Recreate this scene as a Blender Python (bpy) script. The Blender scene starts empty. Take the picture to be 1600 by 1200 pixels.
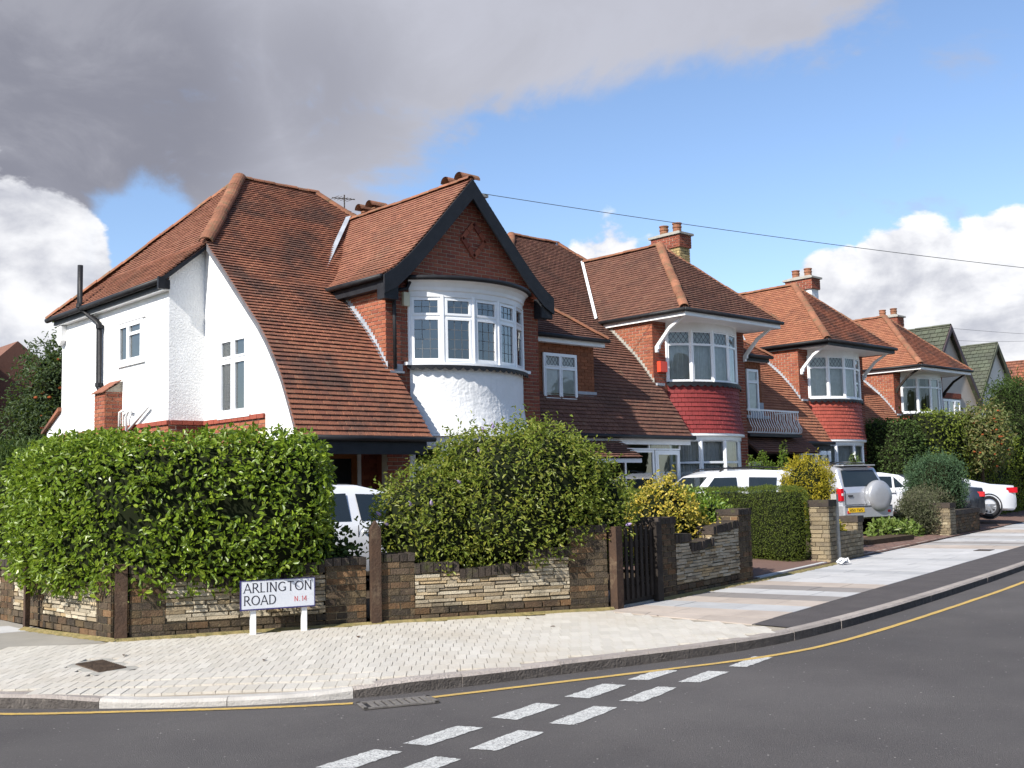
import bpy, math, random
import numpy as np
from mathutils import Matrix, Vector, noise as mnoise
# ------------------------------------------------------------------ camera, sky, sun, exposure
SC = bpy.context.scene
COL = SC.collection
R = math.radians
YAW, PITCH, ROLL, EYE = R(42.64), R(5.53), R(-1.33), 1.55
FPX = 1690.0
_f = np.array([math.sin(YAW)*math.cos(PITCH), math.cos(YAW)*math.cos(PITCH), math.sin(PITCH)])
_r0 = np.array([math.cos(YAW), -math.sin(YAW), 0.0]); _u0 = np.cross(_r0, _f)
CR = math.cos(ROLL)*_r0 + math.sin(ROLL)*_u0
CU = -math.sin(ROLL)*_r0 + math.cos(ROLL)*_u0
CD = _f; CC = np.array([0, 0, EYE])
cam = bpy.data.cameras.new('camera'); camo = bpy.data.objects.new('camera', cam); COL.objects.link(camo)
cam.sensor_width = 36; cam.lens = FPX/1600*36; cam.clip_start = .1; cam.clip_end = 3000
camo.matrix_world = Matrix([[CR[0], CU[0], -CD[0], 0], [CR[1], CU[1], -CD[1], 0], [CR[2], CU[2], -CD[2], EYE], [0, 0, 0, 1]])
SC.camera = camo
SUN_AZ, SUN_EL = R(-8.0), R(38.5)          # azimuth: degrees towards +Y from -X
SDIR = np.array([-math.cos(SUN_AZ)*math.cos(SUN_EL), math.sin(SUN_AZ)*math.cos(SUN_EL), math.sin(SUN_EL)])
SC.view_settings.view_transform = 'Standard'; SC.view_settings.look = 'None'
SC.view_settings.exposure = 0.98; SC.view_settings.gamma = 1.0
sun = bpy.data.lights.new('sun', 'SUN'); sun.energy = 4.0; sun.angle = R(.53); sun.color = (1, .95, .87)
suno = bpy.data.objects.new('sun', sun); COL.objects.link(suno)
suno.rotation_euler = Vector(SDIR).to_track_quat('Z', 'Y').to_euler()

def ray(x, y):
    return CD + CR*(x-800)/FPX - CU*(y-600)/FPX
def direction(x, y):
    q = ray(x, y); return q/np.linalg.norm(q)

def build_world():
    w = bpy.data.worlds.new('World'); SC.world = w; w.use_nodes = True
    nt = w.node_tree; nt.nodes.clear(); N = nt.nodes.new; L = nt.links.new
    out = N('ShaderNodeOutputWorld'); bg = N('ShaderNodeBackground'); L(bg.outputs[0], out.inputs[0])
    sky = N('ShaderNodeTexSky'); sky.sky_type = 'NISHITA'; sky.sun_disc = False
    sky.sun_elevation = SUN_EL; sky.sun_rotation = R(270)+SUN_AZ; sky.air_density = 1.0; sky.dust_density = .6; sky.ozone_density = 1.6
    tc = N('ShaderNodeTexCoord')
    def math_(op, a, b=None, c=None, clamp=False):
        m = N('ShaderNodeMath'); m.operation = op; m.use_clamp = clamp
        for i, v in enumerate((a, b, c)):
            if v is None: continue
            if isinstance(v, (int, float)): m.inputs[i].default_value = v
            else: L(v, m.inputs[i])
        return m.outputs[0]
    def noise(scale, detail, rough, vec, dist=0.0):
        n = N('ShaderNodeTexNoise'); n.inputs['Scale'].default_value = scale; n.inputs['Detail'].default_value = detail
        n.inputs['Roughness'].default_value = rough; n.inputs['Distortion'].default_value = dist; L(vec, n.inputs['Vector']); return n.outputs[0]
    d = tc.outputs['Generated']
    def blob(x, y, r_in, r_out, amp):
        c = direction(x, y)
        vm = N('ShaderNodeVectorMath'); vm.operation = 'DOT_PRODUCT'; L(d, vm.inputs[0]); vm.inputs[1].default_value = tuple(c)
        ang = math_('ARCCOSINE', vm.outputs['Value'])
        mr = N('ShaderNodeMapRange'); mr.interpolation_type = 'SMOOTHSTEP'; mr.clamp = True
        mr.inputs[1].default_value = R(r_out); mr.inputs[2].default_value = R(r_in); mr.inputs[3].default_value = 0; mr.inputs[4].default_value = amp
        L(ang, mr.inputs[0]); return mr.outputs[0]
    def add(lst):
        s = lst[0]
        for k in lst[1:]: s = math_('MAXIMUM', s, k)
        return s
    sep = N('ShaderNodeSeparateXYZ'); L(d, sep.inputs[0])
    # stretched direction so that clouds flatten towards the horizon
    cmb = N('ShaderNodeCombineXYZ'); L(sep.outputs[0], cmb.inputs[0]); L(sep.outputs[1], cmb.inputs[1]); L(math_('MULTIPLY', sep.outputs[2], 1.7), cmb.inputs[2])
    v = cmb.outputs[0]
    fine = noise(6.0, 10, .60, v, .5); big = noise(2.3, 5, .5, v, .2); puff = noise(13.0, 6, .55, v, .2); puff2 = noise(30.0, 5, .55, v, .1)
    def vmap(x, lo, hi, a=0., b=1., smooth=True):
        m = N('ShaderNodeMapRange'); m.interpolation_type = 'SMOOTHSTEP' if smooth else 'LINEAR'; m.inputs[1].default_value = lo; m.inputs[2].default_value = hi; m.inputs[3].default_value = a; m.inputs[4].default_value = b; L(x, m.inputs[0]); return m.outputs[0]
    def cmix(f, a, b):
        x = N('ShaderNodeMix'); x.data_type = 'RGBA'
        for k, q in ((0, f), (6, a), (7, b)):
            if isinstance(q, tuple): x.inputs[k].default_value = (*q, 1)
            elif isinstance(q, float): x.inputs[k].default_value = q
            else: L(q, x.inputs[k])
        return x.outputs[2]
    grey = add([blob(-300, 40, 8, 30, 1.0), blob(200, 40, 7, 21, 1.0), blob(560, -90, 5, 14, 1.0), blob(900, -110, 5, 13, 1.0), blob(1160, -130, 3, 11, .9), blob(330, 200, 2, 8.5, .85)])
    core = add([blob(180, 170, 3, 14, 1.0), blob(-150, 150, 5, 16, 1.0), blob(480, 130, 1, 9, .7)])
    white = add([blob(1580, 480, 3.2, 6.6, 1.0), blob(1430, 460, 2.4, 5.6, 1.0), blob(1310, 470, 1.6, 4.6, .95), blob(950, 385, .8, 4.2, .78), blob(1010, 375, .3, 2.4, .66), blob(1770, 560, 4, 9, 1.0), blob(1480, 560, 3, 7, .95), blob(30, 440, 3, 6.6, 1.0), blob(-220, 470, 4, 12, 1.0), blob(20, 570, 2, 9, .9), blob(110, 400, .5, 3.4, .75)])
    clear = add([blob(1000, 250, 5, 13, 1.0), blob(1350, 200, 6, 14, 1.0), blob(1550, 120, 5, 12, .9), blob(640, 250, 2, 6, .45), blob(200, 385, .3, 2.6, .8)])
    s_f = math_('SUBTRACT', fine, .5); s_p = math_('SUBTRACT', puff, .5); s_q = math_('SUBTRACT', puff2, .5)
    # grey bank: soft ragged edge
    m_grey = vmap(math_('ADD', math_('SUBTRACT', grey, blob(230, 375, .6, 4.2, 1.1)), math_('ADD', math_('MULTIPLY', s_f, 1.9), math_('MULTIPLY', s_p, .5))), .26, .74)
    # cumulus: crisp cauliflower edge
    m_white = vmap(math_('ADD', math_('SUBTRACT', white, math_('MULTIPLY', clear, .25)), math_('ADD', math_('MULTIPLY', s_p, 1.0), math_('ADD', math_('MULTIPLY', s_q, .45), math_('MULTIPLY', s_f, .95)))), .40, .56)
    # the same broken cloud goes on over the rest of the sky
    m_gen = vmap(math_('ADD', math_('SUBTRACT', math_('MULTIPLY', math_('SUBTRACT', big, .50), 3.2), math_('MULTIPLY', clear, 1.4)), s_f), .25, .7)
    c_grey = cmix(vmap(math_('ADD', math_('MULTIPLY', core, .75), math_('MULTIPLY', s_f, .9)), .0, .85), (.285, .292, .335), (.112, .116, .145))
    c_grey = cmix(vmap(s_f, -.16, .16), c_grey, cmix(.6, c_grey, (.25, .254, .288)))
    shd = vmap(math_('ADD', math_('MULTIPLY', s_p, 1.0), math_('ADD', math_('MULTIPLY', s_f, 1.1), math_('MULTIPLY', s_q, .35))), -.30, .22)
    c_white = cmix(shd, (.29, .30, .34), (.56, .563, .575))
    sk = N('ShaderNodeMix'); sk.data_type = 'RGBA'; sk.blend_type = 'MULTIPLY'; sk.inputs[0].default_value = 1
    L(sky.outputs[0], sk.inputs[6]); sk.inputs[7].default_value = (SKYK*.95, SKYK*.98, SKYK*1.06, 1)
    c = cmix(math_('MULTIPLY', m_gen, .85), sk.outputs[2], (.30, .305, .33))
    c = cmix(m_grey, c, c_grey); c = cmix(math_('MULTIPLY', m_white, math_('SUBTRACT', 1.0, math_('MULTIPLY', m_grey, .12))), c, c_white)
    L(c, bg.inputs[0]); bg.inputs[1].default_value = 1.0
SKYK = 0.094
build_world()

# ------------------------------------------------------------------ helpers
def nrm(v):
    v = np.asarray(v, float); return v/np.linalg.norm(v)
def V(*a): return np.array(a, float)
def project(P):
    v = np.asarray(P, float)-CC; w = v @ CD
    return 800+FPX*(v @ CR)/w, 600-FPX*(v @ CU)/w, w
ORG = {}
def tag(o, label=None, cat=None, group=None, kind=None):
    if label: o['label'] = label
    if cat: o['category'] = cat
    if group: o['group'] = group
    if kind: o['kind'] = kind
    return o
def thing(name, loc, label, cat, group=None):
    o = bpy.data.objects.new(name, None); COL.objects.link(o); o.location = loc; o.empty_display_size = .1
    ORG[o.name] = V(*loc); return tag(o, label, cat, group)
def mk(name, verts, faces, mat, parent=None, smooth=False, kind=None):
    vs = np.asarray(verts, float).reshape(-1, 3)
    org = ORG[parent.name] if parent else V(0, 0, 0)
    me = bpy.data.meshes.new(name); me.from_pydata((vs-org).tolist(), [], [list(map(int, f)) for f in faces])
    if mat: me.materials.append(mat)
    if smooth: me.polygons.foreach_set('use_smooth', [True]*len(me.polygons))
    o = bpy.data.objects.new(name, me); COL.objects.link(o)
    if parent: o.parent = parent
    ORG[o.name] = org
    if kind: o['kind'] = kind
    return o
class MB:
    def __init__(s): s.v = []; s.f = []
    def add(s, vs, fs):
        n = len(s.v); s.v += [tuple(map(float, p)) for p in vs]; s.f += [[i+n for i in f] for f in fs]; return s
    def box(s, x0, x1, y0, y1, z0, z1):
        return s.add([(x0,y0,z0),(x1,y0,z0),(x1,y1,z0),(x0,y1,z0),(x0,y0,z1),(x1,y0,z1),(x1,y1,z1),(x0,y1,z1)],
                     [(0,3,2,1),(4,5,6,7),(0,1,5,4),(1,2,6,5),(2,3,7,6),(3,0,4,7)])
    def obox(s, o, a, b, c):   # origin corner plus three edge vectors
        o, a, b, c = (np.asarray(k, float) for k in (o, a, b, c))
        return s.add([o, o+a, o+a+b, o+b, o+c, o+a+c, o+a+b+c, o+b+c], [(0,3,2,1),(4,5,6,7),(0,1,5,4),(1,2,6,5),(2,3,7,6),(3,0,4,7)])
    def prism(s, poly, off):
        p = [np.asarray(q, float) for q in poly]; n = len(p); off = np.asarray(off, float)
        return s.add(p+[q+off for q in p], [list(range(n))[::-1], list(range(n, 2*n))]+[(i, (i+1) % n, n+(i+1) % n, n+i) for i in range(n)])
    def tube(s, pts, r, n=8, cap=True, rads=None):
        pts = [np.asarray(p, float) for p in pts]; m = len(pts); vs = []
        ref = V(0, 0, 1)
        for i, p in enumerate(pts):
            t = nrm(pts[min(i+1, m-1)]-pts[max(i-1, 0)])
            rf = ref if abs(t @ ref) < .95 else V(1, 0, 0)
            a = nrm(np.cross(t, rf)); b = np.cross(t, a); rr = rads[i] if rads else r
            vs += [p+rr*(math.cos(2*math.pi*k/n)*a+math.sin(2*math.pi*k/n)*b) for k in range(n)]
        fs = [(i*n+k, i*n+(k+1) % n, (i+1)*n+(k+1) % n, (i+1)*n+k) for i in range(m-1) for k in range(n)]
        if cap: fs += [list(range(n))[::-1], list(range((m-1)*n, m*n))]
        return s.add(vs, fs)
    def lathe(s, c, prof, n=16, ax=(0, 0, 1)):     # prof: (radius, height)
        ax = nrm(ax); a = nrm(np.cross(ax, V(1, 0, 0) if abs(ax[0]) < .9 else V(0, 1, 0))); b = np.cross(ax, a); c = np.asarray(c, float)
        vs = [c+ax*h+r*(math.cos(2*math.pi*k/n)*a+math.sin(2*math.pi*k/n)*b) for r, h in prof for k in range(n)]
        fs = [(i*n+k, i*n+(k+1) % n, (i+1)*n+(k+1) % n, (i+1)*n+k) for i in range(len(prof)-1) for k in range(n)]
        fs += [list(range(n))[::-1], list(range((len(prof)-1)*n, len(prof)*n))]
        return s.add(vs, fs)
    def mk(s, name, mat, parent=None, smooth=False, kind=None): return mk(name, s.v, s.f, mat, parent, smooth, kind)

# ------------------------------------------------------------------ materials
MATS = {}
def flecks(m, scale, rad, c, amt):
    nt = m.node_tree; N = nt.nodes.new; L = nt.links.new; b = nt.nodes['Principled BSDF']; src = b.inputs['Base Color'].links[0].from_socket
    g = N('ShaderNodeNewGeometry'); vo = N('ShaderNodeTexVoronoi'); vo.inputs['Scale'].default_value = scale; L(g.outputs['Position'], vo.inputs['Vector'])
    mr = N('ShaderNodeMapRange'); mr.inputs[1].default_value = rad; mr.inputs[2].default_value = rad*.6; L(vo.outputs['Distance'], mr.inputs[0])
    sp = N('ShaderNodeSeparateColor'); L(vo.outputs['Color'], sp.inputs[0]); pw = N('ShaderNodeMath'); pw.operation = 'POWER'; L(sp.outputs[0], pw.inputs[0]); pw.inputs[1].default_value = 3
    mu = N('ShaderNodeMath'); mu.operation = 'MULTIPLY'; L(mr.outputs[0], mu.inputs[0]); L(pw.outputs[0], mu.inputs[1]); m2 = N('ShaderNodeMath'); m2.operation = 'MULTIPLY'; L(mu.outputs[0], m2.inputs[0]); m2.inputs[1].default_value = amt
    x = N('ShaderNodeMix'); x.data_type = 'RGBA'; L(m2.outputs[0], x.inputs[0]); L(src, x.inputs[6]); x.inputs[7].default_value = (*c, 1); L(x.outputs[2], b.inputs['Base Color'])
def mat(name, c1, c2=None, scale=3.0, rough=.85, spec=.3, bump=0.0, bscale=60.0, rnd=0.0, pal=None, stain=None, metal=0.0, emit=None, trans=0.0, detail=5, coat=0.0):
    if name in MATS: return MATS[name]
    m = bpy.data.materials.new(name); m.use_nodes = True; nt = m.node_tree; N = nt.nodes.new; L = nt.links.new
    b = nt.nodes['Principled BSDF']; b.inputs['Roughness'].default_value = rough; b.inputs['Metallic'].default_value = metal
    b.inputs['Specular IOR Level'].default_value = spec
    if coat: b.inputs['Coat Weight'].default_value = coat; b.inputs['Coat Roughness'].default_value = .05
    geo = N('ShaderNodeNewGeometry')
    def noise(sc, det=5, rg=.6, vert=False):
        n = N('ShaderNodeTexNoise'); n.inputs['Scale'].default_value = sc; n.inputs['Detail'].default_value = det; n.inputs['Roughness'].default_value = rg
        if vert:
            mp = N('ShaderNodeMapping'); mp.inputs['Scale'].default_value = (1, 1, .10); L(geo.outputs['Position'], mp.inputs['Vector']); L(mp.outputs[0], n.inputs['Vector'])
        else: L(geo.outputs['Position'], n.inputs['Vector'])
        return n.outputs[0]
    def mix(fac, a, bb, blend='MIX'):
        x = N('ShaderNodeMix'); x.data_type = 'RGBA'; x.blend_type = blend
        for i, v in ((0, fac), (6, a), (7, bb)):
            if isinstance(v, (int, float)): x.inputs[i].default_value = v
            elif isinstance(v, tuple): x.inputs[i].default_value = (*v[:3], 1)
            else: L(v, x.inputs[i])
        return x.outputs[2]
    def ramp(fac, lo, hi):
        mr = N('ShaderNodeMapRange'); mr.inputs[1].default_value = lo; mr.inputs[2].default_value = hi; L(fac, mr.inputs[0]); return mr.outputs[0]
    c2 = c2 or tuple(k*.8 for k in c1)
    col = mix(ramp(noise(scale, detail), .35, .65), c1, c2)
    if pal or rnd:
        oi = N('ShaderNodeObjectInfo'); ad = N('ShaderNodeMath'); ad.operation = 'ADD'; L(oi.outputs['Random'], ad.inputs[0]); L(geo.outputs['Random Per Island'], ad.inputs[1])
        fr = N('ShaderNodeMath'); fr.operation = 'FRACT'; L(ad.outputs[0], fr.inputs[0]); rv = fr.outputs[0]
        if pal:
            cr = N('ShaderNodeValToRGB'); el = cr.color_ramp.elements
            while len(el) < len(pal): el.new(.5)
            for i, c in enumerate(pal): el[i].position = i/(len(pal)-1); el[i].color = (*c, 1)
            L(rv, cr.inputs[0]); col = mix(.72, col, cr.outputs[0])
        if rnd:
            mr = N('ShaderNodeMapRange'); mr.inputs[3].default_value = 1-rnd; mr.inputs[4].default_value = 1+rnd
            m2 = N('ShaderNodeMath'); m2.operation = 'MULTIPLY'; L(rv, m2.inputs[0]); m2.inputs[1].default_value = 7.31
            f2 = N('ShaderNodeMath'); f2.operation = 'FRACT'; L(m2.outputs[0], f2.inputs[0]); L(f2.outputs[0], mr.inputs[0])
            hs = N('ShaderNodeHueSaturation'); L(mr.outputs[0], hs.inputs['Value']); L(col, hs.inputs['Color']); col = hs.outputs[0]
    for st in (stain or []):
        sc_, lo, hi, c, amt = st[:5]
        col = mix(ramp(noise(sc_, 6, .65, len(st) > 5), lo, hi), col, mix(amt, col, c))
    L(col, b.inputs['Base Color'])
    if bump:
        bp = N('ShaderNodeBump'); bp.inputs['Strength'].default_value = bump; bp.inputs['Distance'].default_value = .02; L(noise(bscale, 4), bp.inputs['Height']); L(bp.outputs[0], b.inputs['Normal'])
    if trans:
        tr = N('ShaderNodeBsdfTranslucent'); L(mix(.5, col, (.35, .5, .05), 'MIX'), tr.inputs[0]); ms = N('ShaderNodeMixShader'); ms.inputs[0].default_value = trans
        L(b.outputs[0], ms.inputs[1]); L(tr.outputs[0], ms.inputs[2]); L(ms.outputs[0], nt.nodes['Material Output'].inputs[0])
    MATS[name] = m; return m
def glass_mat(name, tint=(.80, .84, .86), refl=.12, rough=.02):
    m = bpy.data.materials.new(name); m.use_nodes = True; nt = m.node_tree; N = nt.nodes.new; L = nt.links.new
    nt.nodes.remove(nt.nodes['Principled BSDF'])
    t = N('ShaderNodeBsdfTransparent'); t.inputs[0].default_value = (*tint, 1)
    g = N('ShaderNodeBsdfGlossy'); g.inputs['Roughness'].default_value = rough; g.inputs[0].default_value = (.95, .97, 1, 1)
    lw = N('ShaderNodeFresnel'); lw.inputs[0].default_value = 1.5
    mr = N('ShaderNodeMapRange'); mr.inputs[3].default_value = refl; mr.inputs[4].default_value = 1; L(lw.outputs[0], mr.inputs[0])
    geo = N('ShaderNodeNewGeometry'); n = N('ShaderNodeTexNoise'); n.inputs['Scale'].default_value = 2.2; L(geo.outputs['Position'], n.inputs['Vector'])
    bp = N('ShaderNodeBump'); bp.inputs['Strength'].default_value = .04; bp.inputs['Distance'].default_value = .05; L(n.outputs[0], bp.inputs['Height']); L(bp.outputs[0], g.inputs['Normal'])
    ms = N('ShaderNodeMixShader'); L(mr.outputs[0], ms.inputs[0]); L(t.outputs[0], ms.inputs[1]); L(g.outputs[0], ms.inputs[2]); L(ms.outputs[0], nt.nodes['Material Output'].inputs[0])
    return m
m_render = mat('white_render', (.80, .80, .79), (.74, .74, .73), 1.5, .9, .2, .9, 26, stain=[(1.3, .55, .75, (.55, .55, .52), .25), (5, .55, .72, (.40, .39, .36), .35, 'v')])
m_paint = mat('white_paint', (.78, .78, .78), (.70, .70, .69), 2.5, .45, .4)
m_pvc = mat('white_frame', (.80, .81, .82), (.74, .75, .76), 2, .3, .5)
m_black = mat('black_paint', (.012, .012, .014), (.02, .02, .022), 5, .5, .25, .2, 30)
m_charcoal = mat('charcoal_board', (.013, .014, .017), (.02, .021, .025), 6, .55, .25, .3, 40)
m_lead = mat('lead_flashing', (.26, .28, .31), (.36, .38, .41), 4, .55, .4, .3, 20)
m_mortar = mat('pale_mortar', (.46, .40, .31), (.38, .33, .26), 6, .95, .1, .6, 80)
m_brick = mat('red_brick', (.30, .10, .058), (.25, .08, .048), 12, .9, .2, .6, 90, rnd=.15, pal=[(.33, .115, .062), (.28, .088, .053), (.35, .14, .075), (.24, .072, .052)])
m_brickd = mat('shade_brown_brick', (.24, .072, .046), (.20, .062, .042), 12, .9, .2, .6, 90, rnd=.15, pal=[(.26, .078, .046), (.22, .064, .043), (.28, .095, .053), (.18, .055, .042)])  # darker copy of red brick; street fronts carry their shade in this colour
m_stock = mat('stock_brick', (.135, .100, .062), (.09, .068, .046), 14, .95, .15, .9, 60, rnd=.28, pal=[(.14, .10, .055), (.055, .042, .034), (.16, .085, .04), (.09, .068, .045), (.035, .030, .027)], stain=[(3, .48, .66, (.025, .023, .021), .7), (22, .55, .7, (.22, .18, .11), .4)])
m_cope = mat('dark_coping', (.07, .055, .045), (.045, .038, .033), 9, .95, .15, .8, 60, rnd=.25, stain=[(6, .55, .7, (.09, .10, .03), .5)])
m_stockmortar = mat('tan_mortar', (.30, .24, .15), (.22, .17, .11), 9, .95, .1, .7, 70)
m_stone = mat('cream_walling', (.40, .34, .24), (.30, .25, .18), 8, .9, .2, .9, 70, rnd=.2, pal=[(.47, .41, .31), (.36, .30, .21), (.50, .45, .35), (.36, .25, .12), (.24, .20, .15)], stain=[(3, .52, .7, (.09, .078, .055), .6)])
m_yellowbrick = mat('yellow_stock', (.40, .30, .14), (.33, .25, .13), 9, .95, .1, .6, 60, rnd=.2, pal=[(.42, .31, .14), (.33, .24, .12), (.46, .36, .19)])
def tilemat(name, c, dark, amt=.6, lo=.50, hi=.66, extra=None):
    r, g, b = c
    return mat(name, c, tuple(k*.8 for k in c), 5, .85, .25, .5, 60, rnd=.09, pal=[(r*1.10, g*1.15, b*1.15), (r*.90, g*.86, b*.9), (r*1.0, g*1.0, b), (r*.74, g*.68, b*.76), (r*1.06, g*1.02, b)],
               stain=[(.9, lo, hi, dark, amt), (7, .56, .70, dark, amt*.7), (9, .62, .70, (.26, .23, .15), .45)]+(extra or []))
m_tile1 = tilemat('orange_red_tile', (.27, .112, .066), (.060, .045, .040), .72, .47, .62)
m_tile1b = tilemat('warm_tile', (.30, .135, .086), (.14, .09, .065), .4)
m_tile2 = tilemat('brown_tile', (.165, .080, .055), (.070, .045, .036), .5)
m_tile3 = tilemat('orange_tile', (.315, .132, .074), (.12, .06, .045), .5, .54, .7)
m_tile3f = tilemat('mossy_orange_tile', (.27, .10, .055), (.055, .04, .035), .75, .45, .62)
m_tileg = tilemat('green_grey_tile', (.085, .095, .065), (.05, .055, .045), .5)
m_ridge = mat('ridge_clay', (.27, .118, .068), (.20, .09, .055), 7, .9, .2, .6, 50, rnd=.18, stain=[(5, .50, .66, (.12, .10, .055), .7)])
m_redtile = mat('painted_red_tile', (.225, .034, .032), (.19, .03, .029), 4, .65, .3, .4, 40, rnd=.10, stain=[(3, .55, .72, (.13, .025, .025), .5)])
m_redtile3 = mat('painted_orange_red_tile', (.33, .072, .048), (.29, .062, .043), 4, .65, .3, .4, 40, rnd=.10, stain=[(3, .55, .72, (.2, .05, .035), .5)])
m_glass = glass_mat('window_glass', (.9, .92, .92), refl=.05)
m_glassd = glass_mat('dark_tint_glass', (.62, .66, .66), .13)  # darker tint and stronger reflection than window_glass
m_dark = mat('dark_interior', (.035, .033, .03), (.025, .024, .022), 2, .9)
m_net = mat('net_curtain', (.78, .78, .76), (.64, .64, .63), 9, .95, .05, trans=.25)
m_leading = mat('lead_came', (.10, .105, .11), (.14, .145, .15), 5, .5)
m_wood = mat('brown_post', (.070, .042, .028), (.05, .032, .023), 9, .85, .2, .5, 40, stain=[(5, .55, .7, (.19, .14, .09), .6)])
m_woodd = mat('dark_gate', (.022, .017, .014), (.03, .024, .02), 8, .8, .2, .4, 40)
m_doorwood = mat('oak_door', (.23, .085, .025), (.17, .06, .02), 7, .5, .4, .2, 30)
m_concrete = mat('concrete', (.36, .34, .30), (.28, .27, .24), 6, .9, .2, .5, 50)

# ------------------------------------------------------------------ many small pieces laid on a surface
def clip(poly, win):
    out = poly
    for i in range(len(win)):
        a = win[i]; b = win[(i+1) % len(win)]; ex, ey = b[0]-a[0], b[1]-a[1]
        inp, out = out, []
        if not inp: return []
        for j in range(len(inp)):
            p, q = inp[j], inp[(j+1) % len(inp)]
            dp = ex*(p[1]-a[1])-ey*(p[0]-a[0]); dq = ex*(q[1]-a[1])-ey*(q[0]-a[0])
            if dp >= 0: out.append(p)
            if (dp >= 0) != (dq >= 0):
                t = dp/(dp-dq); out.append((p[0]+t*(q[0]-p[0]), p[1]+t*(q[1]-p[1])))
    return out
def ccw(p):
    a = sum(p[i][0]*p[(i+1) % len(p)][1]-p[(i+1) % len(p)][0]*p[i][1] for i in range(len(p)))
    return p if a > 0 else p[::-1]
UNIT = {}
def unit_mesh(name, m, ch=.03):
    k = (name, m.name, ch)
    if k not in UNIT:
        me = bpy.data.meshes.new(name); h = .5; t = h-ch
        me.from_pydata([(-h,-h,0),(h,-h,0),(h,h,0),(-h,h,0),(-t,-t,1),(t,-t,1),(t,t,1),(-t,t,1)], [], [(4,5,6,7),(0,1,5,4),(1,2,6,5),(2,3,7,6),(3,0,4,7)])
        me.materials.append(m); UNIT[k] = me
    return UNIT[k]
def pieces(name, parent, m, S, polys, rowh, length, thick, gap=.01, bond=.5, lift=0.0, nmax=300, seed=1, jit=.0015, v0=0.0, lenvar=0.0, rowvar=0.0, keep=None, over=0.0, minarea=.12, ch=.03):
    """lay pieces in rows on S(u, v) -> (point, eu, ev, n); whole ones that show largest become objects, the others one mesh"""
    rng = random.Random(seed); whole = []; vv = []; ff = []
    org = ORG[parent.name]
    for poly in polys:
        poly = ccw(list(poly)); us = [p[0] for p in poly]; vs = [p[1] for p in poly]
        r = math.floor((min(vs)-v0)/rowh); 
        while v0+r*rowh < max(vs):
            va = v0+r*rowh; vb = va+rowh*(1+over)-gap; off = ((r*bond) % 1.0)*length
            if lenvar: off = rng.random()*length
            u = math.floor((min(us)-off)/length)*length+off-(length if lenvar else 0)
            while u < max(us):
                ln = length*(1+(rng.random()*2-1)*lenvar) if lenvar else length
                q = [(u, va), (u+ln-gap, va), (u+ln-gap, vb), (u, vb)]; u += ln
                ins = all(all((b[0]-a[0])*(p[1]-a[1])-(b[1]-a[1])*(p[0]-a[0]) >= -1e-9 for a, b in zip(poly, poly[1:]+poly[:1])) for p in q)
                pc = q if ins else clip(q, poly)
                if len(pc) < 3: continue
                cu = sum(p[0] for p in pc)/len(pc); cv = sum(p[1] for p in pc)/len(pc)
                if not ins:
                    ar = abs(sum(pc[i][0]*pc[(i+1) % len(pc)][1]-pc[(i+1) % len(pc)][0]*pc[i][1] for i in range(len(pc))))*.5
                    if ar < minarea*rowh*length*.3: continue
                P, eu, ev, n = S(cu, cv)
                if keep and not keep(P): continue
                j = rng.uniform(-jit, jit); tl = rng.uniform(-jit, jit)*1.5
                L_ = lift
                evt = nrm(ev*rowh-n*(L_+tl)); nt_ = nrm(np.cross(eu, evt))
                base = P+n*(L_*.5+j)
                if ins:
                    whole.append((base, eu, evt, nt_, ln-gap, vb-va))
                else:
                    k = len(pc); c0 = len(vv)
                    for h in (0, thick):
                        for p in pc: vv.append(base+eu*(p[0]-cu)+evt*(p[1]-cv)+nt_*h)
                    ff.append(list(range(c0+k, c0+2*k))); ff.extend((c0+i, c0+(i+1) % k, c0+k+(i+1) % k, c0+k+i) for i in range(k))
            r += 1
    if whole:
        B = np.array([w[0] for w in whole]); x, y, w_ = project(B)
        sc = np.where((x > -30) & (x < 1630) & (y > -30) & (y < 1230), w_, w_+1e4)
        order = np.argsort(sc, kind='stable')
        me = unit_mesh(name, m, ch)
        for i in order[:nmax]:
            b_, eu, ev, n, l_, h_ = whole[i]; o = bpy.data.objects.new(name, me); COL.objects.link(o); o.parent = parent
            p = b_-org
            o.matrix_local = Matrix(((eu[0]*l_, ev[0]*h_, n[0]*thick, p[0]), (eu[1]*l_, ev[1]*h_, n[1]*thick, p[1]), (eu[2]*l_, ev[2]*h_, n[2]*thick, p[2]), (0, 0, 0, 1)))
        for i in order[nmax:]:
            b_, eu, ev, n, l_, h_ = whole[i]; c0 = len(vv); a = eu*l_*.5; c = ev*h_*.5; e = 1-2*ch
            vv.extend([b_-a-c, b_+a-c, b_+a+c, b_-a+c, b_-a*e-c*e+n*thick, b_+a*e-c*e+n*thick, b_+a*e+c*e+n*thick, b_-a*e+c*e+n*thick])
            ff.extend([(c0+4,c0+5,c0+6,c0+7),(c0,c0+1,c0+5,c0+4),(c0+1,c0+2,c0+6,c0+5),(c0+2,c0+3,c0+7,c0+6),(c0+3,c0,c0+4,c0+7)])
    if vv: mk(name+'_field', vv, ff, m, parent, kind='stuff')
def plane_S(o, eu, ev):
    o = np.asarray(o, float); eu = nrm(eu); ev = nrm(ev); n = np.cross(eu, ev)
    return lambda u, v: (o+eu*u+ev*v, eu, ev, n)
def bricks(parent, m, o, eu, polys, nmax=300, seed=1, name='brick', proud=.012, flem=False):
    pieces(name, parent, m, plane_S(o, eu, (0, 0, 1)), polys, .075, .225, proud, .011, .5, 0, nmax, seed, .0012)
def rect(u0, u1, v0, v1): return [(u0, v0), (u1, v0), (u1, v1), (u0, v1)]
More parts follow.
